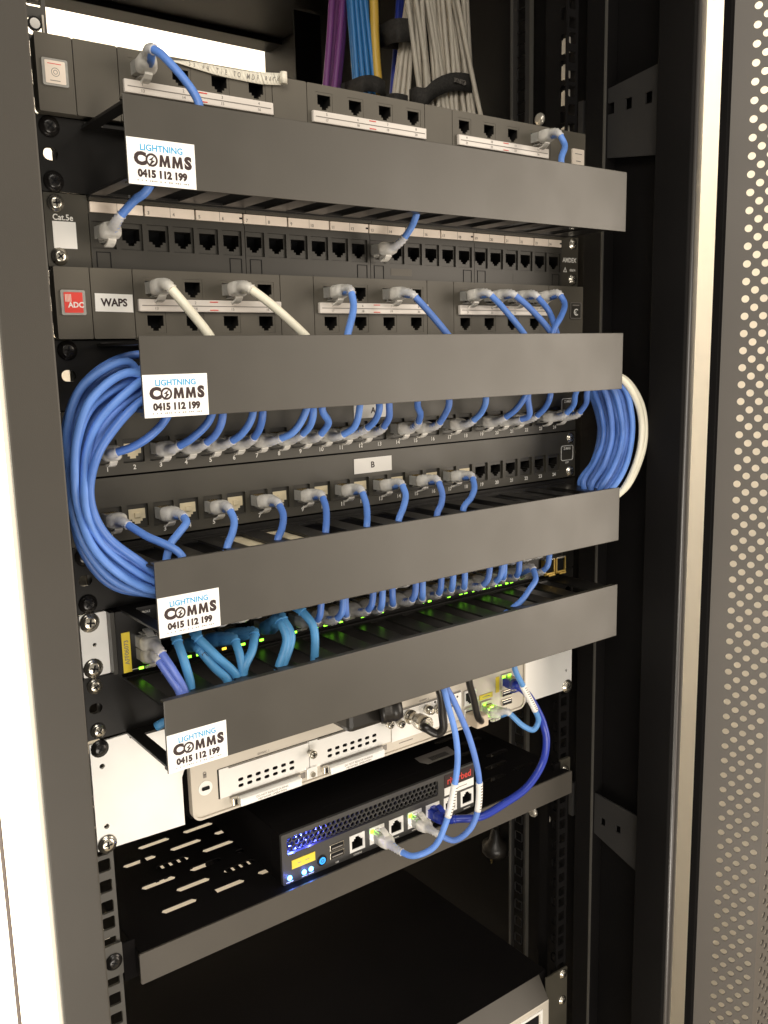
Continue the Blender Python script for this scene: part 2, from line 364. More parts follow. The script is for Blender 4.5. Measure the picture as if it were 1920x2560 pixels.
# perforated door, swung open
dr = MB()
dd = Vector((math.cos(math.radians(-60)), math.sin(math.radians(-60)), 0)); P1 = Vector((305.8+9, -112+1.2, 0)); P1 = Vector((305.8, -112, 0))
nrm = Vector((dd.y, -dd.x, 0)) * 1   # towards the camera side
Z1, Z0 = 253., -2050.
def perf(b, P, d, t0, ncol, tend, pitch, phase, m, thick=1.8, rh=3.2):
    n = Vector((-d.y, d.x, 0)); k = b.mi(m)
    def V(t, z, e=0): return P+d*t+n*e+Vector((0, 0, z))
    def q4(a, c, z0, z1):
        f_ = b.bm.faces.new([b.bm.verts.new(V(a, z0)), b.bm.verts.new(V(c, z0)), b.bm.verts.new(V(c, z1)), b.bm.verts.new(V(a, z1))]); f_.material_index = k
        f_ = b.bm.faces.new([b.bm.verts.new(V(a, z0, thick)), b.bm.verts.new(V(c, z0, thick)), b.bm.verts.new(V(c, z1, thick)), b.bm.verts.new(V(a, z1, thick))]); f_.material_index = k
    zt, zb = 200., -1000.
    w2 = 7.45; a0 = t0-w2/2
    q4(0, a0, Z0, Z1); q4(a0+ncol*w2, tend, Z0, Z1)
    for c in range(ncol):
        x0 = a0+c*w2; cx = x0+w2/2
        z = phase-(pitch/2 if c % 2 else 0); z += pitch*math.floor((zt-z)/pitch)
        top = z+pitch/2; q4(x0, x0+w2, top, Z1)
        while z > zb:
            lo, hi = z-pitch/2, z+pitch/2; N = 16
            per = []; rg = []
            for j in range(N):
                an = 2*math.pi*(j+.5)/N; ca, sa = math.cos(an), math.sin(an)
                s_ = min((w2/2)/max(abs(ca), 1e-6), (pitch/2)/max(abs(sa), 1e-6))
                per.append((cx+ca*s_, z+sa*s_)); rg.append((cx+ca*rh, z+sa*rh))
            # exact corners
            for cxn, czn in ((x0, lo), (x0+w2, lo), (x0, hi), (x0+w2, hi)):
                j = min(range(N), key=lambda i: (per[i][0]-cxn)**2+(per[i][1]-czn)**2); per[j] = (cxn, czn)
            for e in (0, thick):
                pv = [b.bm.verts.new(V(p[0], p[1], e)) for p in per]; rv = [b.bm.verts.new(V(p[0], p[1], e)) for p in rg]
                for j in range(N):
                    f_ = b.bm.faces.new((pv[j], pv[(j+1) % N], rv[(j+1) % N], rv[j])); f_.material_index = k
                if e == 0: r0 = rv
                else:
                    for j in range(N):
                        f_ = b.bm.faces.new((r0[j], r0[(j+1) % N], rv[(j+1) % N], rv[j])); f_.material_index = k
            z -= pitch
        q4(x0, x0+w2, Z0, z+pitch/2)
perf(dr, P1, dd, 18.4, 5, 55., 14.8, -594.4, 'door')
P2 = P1+dd*55.; d2 = Vector((math.cos(math.radians(4)), math.sin(math.radians(4)), 0))
perf(dr, P2, d2, 12., 14, 260., 14.8, -590, 'door')
door = dr.build('door', cab)
# folded hinge edge of the door
b = MB(); e0 = P1-dd*.2
for A_, B2 in ((P1+Vector((-3.5, 4, 0)), P1+Vector((0, 0, 0))),):
    t_ = (B2-A_).normalized(); nn = Vector((-t_.y, t_.x, 0))*1.5
b.box(301.5, 306.0, -112.2, -104.5, Z0, Z1, 'inner', .6)
b.build('hinge_edge', door)

# ---------------------------------------------------------------- shared parts
def screw_mesh(m, r=5.0):
    b = MB(); b.disc((0, 0, 0), (0, -1, 0), [(0, r*1.25), (.5, r*1.25), (.7, r), (1.9, r*.9), (2.5, r*.6), (2.6, r*.2)], m, 18)
    for a in (0, math.pi/2):
        T = Matrix.Translation((0, -2.45, 0)) @ Matrix.Rotation(a+.5, 4, 'Y'); b.box(-r*.5, r*.5, -.35, .1, -r*.1, r*.1, 'hole', 0, T)
    return b.mesh('screw')
SCR = screw_mesh('chrome', 4.3); SCRB = screw_mesh('blackscrew', 5.0); SCRW = screw_mesh('chrome', 5.4)
def screws(parent, ulist, xs=(-1, 1), me=None, y=-2.2, dxl=0):
    for z in ulist:
        for sx in xs:
            inst('screw', me, parent, (sx*234.2, y, z), (0, random.uniform(0, 3), 0))
def keyhole(cx, cz, w_=11.6, h=6.8, inv=False):
    p = [(-w_/2, h*.5), (-w_/2, -h*.5), (-3.6, -h*.5), (-3.6, -h*.5-1.6), (-2, -h*.5-1.6), (-2, -h*.5-3.2), (2, -h*.5-3.2), (2, -h*.5-1.6), (3.6, -h*.5-1.6), (3.6, -h*.5), (w_/2, -h*.5), (w_/2, h*.5)]
    s_ = -1 if inv else 1
    return [(cx+a, cz+s_*(b_+1.4)) for a, b_ in p]
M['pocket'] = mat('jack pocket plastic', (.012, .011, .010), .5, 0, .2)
def jack_mesh(w_, h, m='jack', inv=False, lip=.5, kw=11.6, kh=6.8, caps=None, contacts=False):
    b = MB()
    if caps:
        b.plate(rect(-w_/2, w_/2, -h/2, h/2), [], -lip, 1, caps)
        b.plate(keyhole(0, 0, kw, kh, inv), [], -lip-.35, -lip-.02, 'beige'); b.box(-2, 2, -lip-1.6, -lip-.3, -1, 2.2, 'beige', .3)
    else:
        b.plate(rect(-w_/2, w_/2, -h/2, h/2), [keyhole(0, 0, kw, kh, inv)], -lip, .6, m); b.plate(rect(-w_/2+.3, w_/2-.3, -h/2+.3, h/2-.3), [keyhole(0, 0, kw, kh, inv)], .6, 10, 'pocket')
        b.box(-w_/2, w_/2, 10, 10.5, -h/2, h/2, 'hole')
        if contacts:
            s_ = -1 if inv else 1
            for k in range(8): b.box(-4.1+k*1.1, -3.6+k*1.1, 3.5, 8, s_*3.2-.2, s_*3.2+.2, 'gold')
    return b.mesh('jack')
def plug_mesh(inv=False, m='clear'):
    s_ = -1 if inv else 1
    b = MB()
    b.box(-5.85, 5.85, -10.5, 6, -3.2, 4.6, m, .5)
    b.box(-3, 3, -8, 4, -5.2, -4.3, m, .2); b.box(-3, 3, 2, 6, -4.6, -3, m, .2)
    for k in range(8): b.box(-4.0+k*1.06, -3.6+k*1.06, -6, 4, 4.62, 4.75, 'gold')
    if inv:
        for v in b.bm.verts: v.co.z *= -1
    return b.mesh('plug')
PLUG = plug_mesh(); PLUGI = plug_mesh(True)
PLUGN = plug_mesh(m='navy'); PLUGNI = plug_mesh(True, 'navy')
def boot(P, E, tan, m='boot', inv=False, w0=6.9, h0=5.3, hook=True, rings=True, r1=3.3):
    """P = port centre on the face; E = exit point; the boot lofts from the plug body to the cable"""
    b = MB(); a = P+Vector((0, -8.5, .6 if not inv else -.6)); c1 = a+Vector((0, -9, 0)); c2 = E-tan*8
    N = 16; pts = []
    for i in range(N+1):
        t = i/N; pts.append(a*(1-t)**3+c1*3*t*(1-t)**2+c2*3*t*t*(1-t)+E*t**3)
    k = b.mi(m); rg = []
    for i, p in enumerate(pts):
        t = i/N; tg = (pts[min(i+1, N)]-pts[max(i-1, 0)]).normalized()
        r_ = tg.cross(Vector((0, 0, 1))); r_ = r_.normalized() if r_.length > .1 else Vector((1, 0, 0)); u_ = r_.cross(tg).normalized()
        s_ = 1/(1+math.exp((t-.38)*11)); wv = r1+(w0-r1)*s_; hv = r1+(h0-r1)*s_
        if rings and t > .42 and i % 2: wv *= .76; hv *= .76
        if i == 0: wv *= .93; hv *= .93
        e = 3.2 if t < .4 else 2.
        ring = []
        for j in range(16):
            q = 2*math.pi*j/16; ca, sa = math.cos(q), math.sin(q)
            ring.append(b.bm.verts.new(p+r_*wv*math.copysign(abs(ca)**(2/e), ca)+u_*hv*math.copysign(abs(sa)**(2/e), sa)))
        rg.append(ring)
    for i in range(N):
        for j in range(16):
            f_ = b.bm.faces.new((rg[i][j], rg[i][(j+1) % 16], rg[i+1][(j+1) % 16], rg[i+1][j])); f_.material_index = k; f_.smooth = True
    for R_ in (rg[0], rg[-1]): b.bm.faces.new(R_).material_index = k
    if hook:   # latch guard
        s_ = 1 if inv else -1
        o = P+Vector((0, -15, 0))
        T = Matrix.Translation(o)
        prof = [Vector((0, 1, s_*4.5)), Vector((0, 3.5, s_*6.6)), Vector((0, 6.5, s_*7.8)), Vector((0, 9, s_*8.0))]
        kk = b.mi(m)
        prev = None
        for q in prof:
            ring = [b.bm.verts.new(o+q+Vector((dx, 0, dz))) for dx, dz in ((-2.6, -.7), (2.6, -.7), (2.6, .7), (-2.6, .7))]
            if prev:
                for j in range(4): b.bm.faces.new((prev[j], prev[(j+1) % 4], ring[(j+1) % 4], ring[j])).material_index = kk
            else: b.bm.faces.new(ring).material_index = kk
            prev = ring
        b.bm.faces.new(prev).material_index = kk
    return b
def cable(name, label, cat, group, m, pts, r=2.6, ends=(), n=8, wraps=(), seg=10):
    """ends: list of dicts(P, tan?, m, inv) at path start/finish"""
    pts = [Vector(p) for p in pts]
    root = thing(name, pts[0], label, cat, group)
    path = spline(pts, n)
    if m == 'blue': m = random.choice(BLUES)
    ext = list(path)
    if ends and ends[0]:
        q = ends[0]['P']+Vector((0, -17, 0)); ext = [q, q.lerp(path[0], .5)]+ext
    if len(ends) > 1 and ends[1]:
        q = ends[1]['P']+Vector((0, -17, 0)); ext = ext+[q.lerp(path[-1], .5), q]
    MB().tube(ext, r, m, seg).build('sheath', root)
    for i, e in enumerate(ends):
        if e is None: continue
        E_ = pts[0] if i == 0 else pts[-1]
        tg = (path[2]-path[0]).normalized() if i == 0 else (path[-3]-path[-1]).normalized()
        if e.get('body', True): inst('plug', (PLUGNI if e.get('inv') else PLUGN) if e.get('m') == 'navy' else PLUGI if e.get('inv') else PLUG, root, e['P'])
        boot(e['P'], E_+tg*1.5, tg, e.get('m', 'boot'), e.get('inv', False), hook=e.get('hook', True), rings=e.get('rings', True), r1=r+.7).build('boot', root)
    for (a, c) in wraps:
        i0 = min(range(len(path)), key=lambda i: (path[i]-a).length); i1 = min(range(len(path)), key=lambda i: (path[i]-c).length)
        i0, i1 = min(i0, i1), max(i0, i1)
        b = MB().tube(path[i0:i1+1], r+.35, 'white', 12)
        for k in range(i0+1, i1):
            q = path[k]; b.box(q.x-.9, q.x+.9, q.y-r-.75, q.y-r-.3, q.z-.35, q.z+.35, 'inkgrey')
        b.build('label_wrap', root)
    return root

# ---------------------------------------------------------------- modular 24-port panels (same model twice)
def modular_panel(top, label, waps, pattern):
    y0 = -8
    t = thing('patch_bay', (0, 0, top-U), label, 'patch panel')
    b = MB()
    gz = lambda rel: top-rel
    b.plate(rrect(-241, 241, top-U+.4, top-.2, 3.5), [rect(-190, 195, top-U+2, top-2)], y0+.8, 0, 'plastic')
    # rounded face modules
    segs = [(-241, -219.2), (-218.6, -191.5), (-190.9, -82.2), (-81.6, -54.0), (-53.4, 53.8), (54.4, 82.2), (82.8, 195), (195.6, 241)]
    holes = {}
    px = [-177.2+i*27.6 for i in range(4)]+[-39.2+i*27.35 for i in range(4)]+[95.4+i*27.35 for i in range(4)]
    for (a, c) in segs:
        hs = []
        for x in px:
            if a < x < c:
                for zc in (12.0, 33.9): hs.append(rect(x-7.2, x+7.2, gz(zc)-6.6, gz(zc)+6.6))
        b.plate(rrect(a, c, top-U+.5, top-.3, .8, 2), hs, y0-1.2, y0+.7, 'plastic')
    b.box(-228, 228, 5, 14, top-U+.2, top-.2, 'inner')
    b.build('faceplate', t)
    J = jack_mesh(14.2, 13, 'plastic', lip=.3, kw=11.2)
    for x in px:
        for zc in (12.0, 33.9): inst('jack', J, t, (x, y0-.7, gz(zc)))
    for k, (a, c) in enumerate(((-189, -83), (-50.5, 53.5), (87, 191))):
        s_ = MB(); s_.box(a, c, y0-4.2, y0-1.1, gz(26.9), gz(18.9), 'strip', .8); s_.box(a+2, c-2, y0-4.45, y0-4.15, gz(23.0)-.25, gz(23.0)+.25, 'inkgrey')
        for i in range(4):
            n = k*4+i+1; x = px[k*4+i]
            s_.text(str(n), x, y0-4.3, gz(21), 2.6, 'inkgrey'); s_.text(str(n+12), x, y0-4.3, gz(24.9), 2.6, 'inkgrey')
        mid = (a+c)/2; s_.box(mid-3, mid+3, y0-4.5, y0-4.2, gz(20.2)-.3, gz(20.2)+.3, 'red'); s_.box(mid-3, mid+3, y0-4.5, y0-4.2, gz(25.6)-.3, gz(25.6)+.3, 'red')
        s_.build('label_strip', t)
    e = MB(); zc = gz(21.8)
    e.plate(rrect(-238.2, -223.0, zc-7.6, zc+7.6, 1), [], y0-2.4, y0-1.1, 'clear')
    if waps:
        e.plate(rrect(-236.4, -224.8, zc-6.2, zc+6.2, .6), [], y0-2.7, y0-2.3, 'red')
        e.text('ADC', -229.2, y0-2.8, zc-1.6, 4.6, 'white', .12)
        for q in range(5): e.box(-235.6+q*.8, -235.2+q*.8, y0-2.8, y0-2.6, zc+.4, zc+5, 'cream')
    else:
        e.plate(rrect(-236.6, -224.6, zc-6.4, zc+6.4, .6), [], y0-2.7, y0-2.3, 'cream')
        for r_ in (1., 2.2): e.plate(circ(-230.6, zc, r_+.3), [circ(-230.6, zc, r_)], y0-2.8, y0-2.6, 'inkgrey')
        e.box(-235, -227, y0-2.8, y0-2.6, zc+4.4, zc+4.8, 'red'); e.box(-234, -228, y0-2.8, y0-2.6, zc-5.0, zc-4.6, 'inkgrey')
    e.build('badge', t)
    e = MB()
    if waps:
        e.plate(rrect(223, 238, zc-7.4, zc+7.4, 1), [], y0-2.0, y0-1.1, 'jack')
        e.plate(rrect(223.2, 237.8, zc-7.2, zc+7.2, 1), [rrect(223.7, 237.3, zc-6.7, zc+6.7, .8)], y0-2.2, y0-1.9, 'inkgrey')
        e.text('C', 230.6, y0-2.1, zc-1.8, 8.5, 'print', .1); e.text('c', 230.6, y0-2.1, zc-1.6, 4.2, 'print', .05); e.box(226, 235.2, y0-2.2, y0-2.0, zc+4.2, zc+5.3, 'inkgrey')
    else:
        e.plate(rrect(223, 238, zc-7.4, zc+7.4, 1), [], y0-2.6, y0-1.1, 'cream'); e.box(226, 235, y0-2.8, y0-2.5, zc+3, zc+3.5, 'inkgrey'); e.box(227.5, 233.5, y0-2.8, y0-2.5, zc-3.2, zc-2.6, 'inkgrey')
    e.build('badge', t)
    if waps:
        e = MB(); T = Matrix.Translation((-204.5, y0-1.5, gz(21.6))) @ Matrix.Rotation(math.radians(1.0), 4, 'Y')
        e.box(-12.3, 12.3, -.3, .2, -5.6, 5.6, 'white', 0, T); e.text('WAPS', -204.5, y0-1.95, gz(21.6), 6.6, 'ink', .22, sx=.96)
        e.build('name_label', t)
    return t, px
P_top, PX = modular_panel(0, 'topmost dark grey patch panel with the curled paper tape on its upper edge', False, None)
P_waps, _ = modular_panel(-3*U, 'modular black patch panel with WAPS label and red badge at its left end', True, None)

# ---------------------------------------------------------------- Cat.5e panel
top = -2*U
am = thing('patch_bay', (0, 0, top-U), 'black 24-port patch panel marked Cat.5e with one row of cream number labels', 'patch panel')
b = MB()
b.plate(rrect(-241.3, -214.6, top-U+.3, top-.3, .6, 2), [], -2.2, 0, 'panel')
b.text('Cat.5e', -230.4, -2.3, -103.6, 5.0, 'print', .08, sx=.95)
b.build('ear', am)
b = MB(); b.plate(rrect(219, 241.3, top-U+.3, top-.3, .6, 2), [], -2.2, 0, 'panel')
b.text('AMDEX', 229.7, -2.3, -109.8, 5.6, 'print', .14, sx=.95)
b.plate([(221.5, -120.4), (226.5, -120.4), (224, -115.8)], [[(222.6, -119.8), (225.4, -119.8), (224, -117.2)]], -2.4, -2.15, 'print'); b.text('03674', 234, -2.3, -118.6, 3, 'print', .06)
b.build('ear', am)
b = MB(); b.box(-237.2, -222.8, -2.6, -2.15, -122, -105.9, 'white', .1); b.build('blank_label', am)
ax = [-205.1+18.03*i for i in range(24)]
b = MB(); hs = [rect(x-7.5, x+7.5, -121, -104.3) for x in ax]
gx = [-214.4, -104.8, 3.4, 111.6, 219]
for k in range(4):
    a, c = gx[k]+.25, gx[k+1]-.25
    b.plate(rect(a, c, -133, -100.2), [h for h in hs if a < h[0][0] < c], -2.6, -.5, 'jack')
    b.plate(rect(a, c, -92.2, top-.3), [], -5, -.5, 'panel'); b.box(a, c, -1.2, -.5, -100.1, -92.3, 'panel')
    # moulded tabs
    for tx in (a+3, c-12.4):
        for q in ((tx, tx+.5, -132.6, -123.4), (tx+8.9, tx+9.4, -132.6, -123.4), (tx, tx+9.4, -123.4, -122.9)): b.box(q[0], q[1], -2.9, -2.5, q[2], q[3], 'hole')
b.box(-214, 219, 11, 16, -133.2, -89.0, 'inner'); b.box(-214, 219, .5, 11, -91.5, -89.3, 'inner')
b.box(23, 44, -2.75, -2.55, -130, -124.6, 'plastic'); b.box(157, 200, -2.75, -2.55, -130.5, -124, 'jack')
b.build('faceplate', am)
JA = jack_mesh(14.8, 16.3, 'jack', lip=.0, kw=11.8, kh=7.6)
for x in ax: inst('jack', JA, am, (x, -1.2, -112.6))
for k in range(4):
    s_ = MB()
    for j in range(3):
        a = ax[k*6+j*2]-8.2; c = ax[k*6+j*2+1]+8.9
        s_.box(a+.1, c-.2, -2.9, -1.25, -98.9, -92.6, 'cream', .35); s_.box((a+c)/2-.12, (a+c)/2+.12, -3.0, -2.85, -98.8, -92.7, 'inkgrey')
        for i in (0, 1): 
            n = k*6+j*2+i+1
            if n > 1: s_.text(str(n), (a if i == 0 else (a+c)/2)+2.4, -3.0, -97, 3.1, 'inkgrey', .03)
    s_.box(c-2.6, c-.2, -3.1, -2.8, -96.4, -95.2, 'hole')
    s_.build('label_strip', am)
screws(am, (-95.25, -127.), me=SCR)

# ---------------------------------------------------------------- Z-MAX panels A and B
def zpanel(top, letter, label, state):
    t = thing('patch_bay', (0, 0, top-U), label, 'patch panel')
    b = MB(); xs = [-214.2+18.54*i for i in range(24)]
    fr = [rrect(x-7.5, x+7.5, top-36.3, top-20.2, .8, 2) for x in xs]
    b.plate(rrect(-241.3, 241.3, top-U+.9, top-.4, .6, 2), fr, -2, 0, 'panel')
    b.box(-228, 228, 12, 18, top-U, top, 'inner')
    for i, x in enumerate(xs): b.text(str(i+1), x, -2.15, top-39.4, 4.3, 'print', .09)
    for zc in (top-20.5,):
        zc = top-20.4
        b.plate(rrect(221.6, 238.4, zc-7.2, zc+7.2, 2.2), [rrect(222.2, 237.8, zc-6.6, zc+6.6, 1.8)], -2.3, -2., 'print')
        b.text('Z-MAX', 230, -2.15, zc+4.2, 3.4, 'print', .08, sx=.9); b.text('UTP', 230, -2.15, zc-9.2, 2.4, 'print', .05)
    b.build('faceplate', t)
    JE = jack_mesh(14.6, 15.8, 'jack', lip=-.4, kh=7); JC = jack_mesh(14.6, 15.8, 'jack', lip=-.6, kh=7, caps='jack')
    JW = jack_mesh(14.6, 15.8, 'jack', lip=-.6, kh=7)
    for i, x in enumerate(xs):
        st = state(i+1); inst('jack', JC if st == 'cap' else JE, t, (x, -.6, top-28.4))
    return t, xs
pa, ZX = zpanel(-5*U, 'A', 'black patch panel with white label A and clear plugs crowded along its row', lambda n: 'cap' if n == 2 else 'e')
pb, _ = zpanel(-6*U, 'B', 'black patch panel with white label B, plugged in every odd port up to 17', lambda n: 'cap' if (n % 2 == 0 and n <= 18) else 'e')
MB().box(-16, 16, -2.5, -2.05, -240.2, -228.2, 'white', .1).text('A', 2.6, -2.6, -234.6, 6.6, 'ink', .12).build('letter_label', pa)
MB().box(-17.2, 20, -2.5, -2.05, -283.8, -271.8, 'white', .1).text('B', .8, -2.6, -277.8, 6.8, 'ink', .12).build('letter_label', pb)
screws(pa, (-228.6, -260.35), me=SCR, xs=(-1,)); screws(pb, (-273.05, -304.8), me=SCR)

# ---------------------------------------------------------------- cable managers
def sticker(par, z):
    b = MB(); x0 = -215.2+.4; y = -72.9
    T = Matrix.Translation((x0+20.6, y, z+12.6))
    b.box(-20.6, 20.6, -.12, .12, -12.6, 12.6, 'sticker', 0, T)
    X = x0+20.6; yy = y-.18; Z = z+12.6
    b.text('LIGHTNING', X, yy, Z+7.6, 4.9, 'cyan', .10, sx=1.0)
    b.text('C', X-13.2, yy, Z+1.3, 9.2, 'ink', .62, .05, sx=1.08)
    
    for mx in (X-1.9, X+5.9):   # heavy capital M
        w_, h_, z_ = 6.9, 6.6, Z+1.3-3.3
        b.plate([(mx, z_), (mx+.7, z_+h_), (mx+2.3, z_+h_), (mx+w_/2, z_+3.0), (mx+w_-2.3, z_+h_), (mx+w_-.7, z_+h_), (mx+w_, z_), (mx+w_-1.75, z_), (mx+w_-2.05, z_+3.2), (mx+w_/2+.5, z_+.2), (mx+w_/2-.5, z_+.2), (mx+2.05, z_+3.2), (mx+1.75, z_)], [], yy-.05, yy+.05, 'ink')
    b.text('S', X+16.0, yy, Z+1.3, 9.0, 'ink', .60, .05)
    ox = X-6.3
    b.plate(circ(ox, Z+1.3, 3.7, 24), [circ(ox, Z+1.3, 2.5, 24)], yy-.05, yy+.05, 'ink')
    b.plate([(ox+1.9, Z+3.8), (ox-1.9, Z+1.1), (ox-.1, Z+1.1), (ox-2.4, Z-2.9), (ox+1.9, Z+.9), (ox+.2, Z+1.2)], [], yy-.09, yy-.055, 'ink')
    b.text('0415 112 199', X, yy, Z-6.5, 5.5, 'ink', .34, sx=.98)
    rn = random.Random(3)
    x = X-15.5
    while x < X+15.5:
        w_ = rn.uniform(.5, 1.1); b.box(x, x+w_, yy-.05, yy+.05, Z-10.6, Z-9.9, 'inkgrey'); x += w_+rn.choice((.5, .6, 1.8))
    return b.build('sticker', par)
def manager(u, label, ztop, zbot, tilt=0.):
    top = -u*U
    t = thing('cable_manager', (0, 0, top-U), label, 'cable manager', 'horizontal cable managers with dark cover plates')
    b = MB()
    holes = [rrect(sx*234.4-4.5, sx*234.4+4.5, top-22.2-3.6, top-22.2+3.6, 3.4) for sx in (-1, 1)]
    b.plate(rrect(-241.3, 241.3, top-U+.5, top-.5, .8, 2), holes, -1.8, 0, 'tray')
    b.box(-228, 228, 6, 9, top-U-.6, top+.6, 'inner')
    b.build('back_plate', t)
    for zt, zb in ((ztop-3.2, ztop-4.8), (zbot+4.8, zbot+3.2)):
        s_ = MB(); sl = []
        for k in range(13):
            x = -198+32.2*k; sl.append(rrect(x-8.2, x+8.2, -60, -12, 1.5, 2))
        s_.plate(rect(-215, 220, -71.2, -1.9), sl, zb, zt, 'tray', 'z')
        s_.box(-215, 220, -9, -7.4, zb+(1.7 if zt > top-20 else -1), zt+(1 if zt > top-20 else -1.7), 'tray')
        for k in range(3):
            for x in (-205+3*k*1.2, 200+3*k*1.2): s_.box(x, x+1.4, -66, -62.5, zt-.2, zt+.5, 'alu')
        s_.build('slotted_plate', t)
    c = MB(); c.box(-215.2, 220.4, -72.8, -71.4, zbot, ztop, 'cover', .45)
    c.box(-214.5, 219.5, -71.3, -66, ztop-2.2, ztop-1.0, 'panel'); c.box(-214.5, 219.5, -71.3, -66, zbot+1.0, zbot+2.2, 'panel')
    cov = c.build('cover_plate', t)
    sticker(cov, zbot+.15)
    return t
m1 = manager(1, 'black cable manager whose stickered cover plate hangs just above the Cat.5e panel', -45.2, -93.2)
m2 = manager(4, 'black cable manager with stickered cover plate between the WAPS panel and panel A', -177.3, -225.2)
m3 = manager(7, 'black cable manager with stickered cover plate just below the panel labelled B', -311.9, -360.0)
m4 = manager(9, 'lowest black cable manager, between the green-lit switch and the beige router', -400.6, -448.9)
screws(m1, (-50.8, -82.55), me=SCRB, xs=(-1,)); screws(m2, (-184.15,), me=SCRB, xs=(-1,)); screws(m3, (-317.5, -349.25), me=SCRB, xs=(-1,))
screws(m4, (-406.4, -438.15), me=SCR, xs=(-1,)); screws(m3, (-349.25,), me=SCRB, xs=(1,)); screws(m1, (-82.55,), me=SCR, xs=(1,))

# ---------------------------------------------------------------- switch
top = -8*U
sw = thing('network_switch', (0, 0, top-U), 'black network switch with silver ear, yellow AFF06073 label and row of green lights', 'network switch')
b = MB(); b.plate(rrect(-240.8, -222.6, top-U+.6, top-.6, 1), [circ(-232, top-22.2, 1.3)], -2.4, 0, 'zinc'); b.build('ear', sw)
b = MB(); b.plate(rrect(222.6, 240.8, top-U+.6, top-.6, 1), [circ(232, top-22.2, 1.3)], -2.4, 0, 'tray'); b.build('ear', sw)
b = MB(); cx = [-184+14.75*i for i in range(24)]; zu, zl = top-14.5, top-31.5
b.plate(rrect(-219.5, 219.5, top-U+.6, top-.6, 1), [rect(x-6.6, x+6.6, z-6.8, z+6.8) for x in cx for z in (zu, zl)]+[rect(187, 217, top-43.4, top-27.5)], -10, -8.6, 'tray')
b.box(-219.5, 219.5, -3, 250, top-U+.7, top-.7, 'shelf'); b.box(-222.5, -219.6, -9, 100, top-U+.8, top-.8, 'jack')
b.text('CONSOLE', -200, -10.1, top-4.0, 2.2, 'print')
for k in range(3): b.box(-213.5, -204, -10.2, -10, top-42.6, top-42.2, 'print') if k == 0 else None
b.build('body', sw)
JS = jack_mesh(13, 13.4, 'tray', lip=0, kh=6.6); JSI = jack_mesh(13, 13.4, 'jack', lip=0, kh=6.6, inv=True)
for x in cx: inst('jack', JSI, sw, (x, -9.4, zu)); inst('jack', JS, sw, (x, -9.4, zl))
b = MB(); b.box(-216.4, -210.6, -10.5, -10.05, -399.2, -371.2, 'yellow')
b.text('AFF06073', 0, 0, 0, 4.2, 'inkgrey', .04, T=Matrix.Translation((-213.4, -10.6, -385)) @ Matrix.Rotation(math.pi/2, 4, 'X') @ Matrix.Rotation(math.pi/2, 4, 'Z'))
b.build('asset_label', sw)
LEDG = MB().box(-1.7, 1.7, -.5, 0, -.9, .9, 'green', .2).mesh('status_light'); LEDA = MB().box(-1.7, 1.7, -.5, 0, -.9, .9, 'amber', .2).mesh('status_light')
for k, x in enumerate((-200.2, -194.7, -164.4, -157.1, -136.6, -121., -105.3, -75.9, -56.3, -47.6, -42.1, -32.8, -11.3, 8.2, 51.6, 59.8, 81.8, 95.8, 101.6, 111.1, 123.8, 129.3, 137.7, 143.8, 152.4, 158.6)):
    xx = x-(x+420)*.0172; inst('status_light', LEDA if k == 4 else LEDG, sw, (xx, -10, -398.2))
for x in (194.5, 209.5):
    b = MB(); b.box(-6, 6, -3, 3, -7.5, 7.5, 'hole'); 
    for q in ((-6.6, -5.2, -7.5, 7.5), (5.2, 6.6, -7.5, 7.5)): b.box(q[0], q[1], -4.4, 1, q[2], q[3], 'brass', .3)
    b.box(-5.8, 5.8, -5.2, -3, -7.2, -5.0, 'brass', .5); b.box(-6.6, 6.6, -4, 1, 6.6, 8, 'bolt', .3); b.box(-4.4, 4.4, -7, -5.2, -8, -6.4, 'brass', .4)
    inst('fibre_module', b.mesh('fibre_module'), sw, (x, -10.5, top-35.5))
b = MB(); b.plate(rrect(218-28, 218-2, top-30, top-3, .5, 2), [rrect(218-27.5, 218-2.5, top-29.5, top-3.5, .5, 2)], -10.3, -10, 'inkgrey'); b.build('printed_frame', sw)
screws(sw, (top-6.35, top-38.1), me=SCRW, xs=(-1,)); 

# ---------------------------------------------------------------- router
top = -10*U; bot = top-81.6
ro = thing('router', (0, 0, bot), 'beige two-unit router with bright metal ears and two white perforated expansion slots', 'router')
b = MB(); b.plate([(-240.8, top-2.4), (-213, top-1.2), (-174, top-1.2), (-174, bot+42), (-176.5, bot+36), (-176.5, bot-1), (-240.8, bot+1)], [circ(-233.4, -464.2, 1.9), circ(-233.6, -508.5, 1.9)], -2.0, 0, 'zinc')
b.build('ear', ro)
b = MB(); b.plate([(240.8, top-1.2), (174, top-1.2), (174, bot+20), (178, bot+2), (240.8, bot+1)], [circ(233, -504.6, 1.6), circ(233.6, -460, 1.9)], -2.0, 0, 'zinc'); b.build('ear', ro)
MB().box(172.2, 173.7, -4, 20, bot+3, top-2, 'zinc').build('ear_flange', ro)
b = MB()
b.plate(rrect(-171.5, 171.5, bot, top-1, 7, 5), [rrect(-170, 170, bot+1.6, top-2.6, 5.6, 5)], -6, 0, 'alu')
b.plate(rrect(-170, 170, bot+1.6, top-2.6, 5.6, 5), [rrect(-150, 10.8, -515.2, -491.3, .6, 2), rrect(12, 92, -516, -490, .6, 2), circ(-160, -502.6, 1.2)], -4.6, -1, 'alu')
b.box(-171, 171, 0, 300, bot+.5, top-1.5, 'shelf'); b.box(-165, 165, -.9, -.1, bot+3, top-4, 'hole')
b.plate(circ(-160, -502.6, 5.6, 24), [], -4.95, -4.6, 'white'); b.box(-163, -157, -5.2, -4.9, -504, -501.4, 'hole', .8)
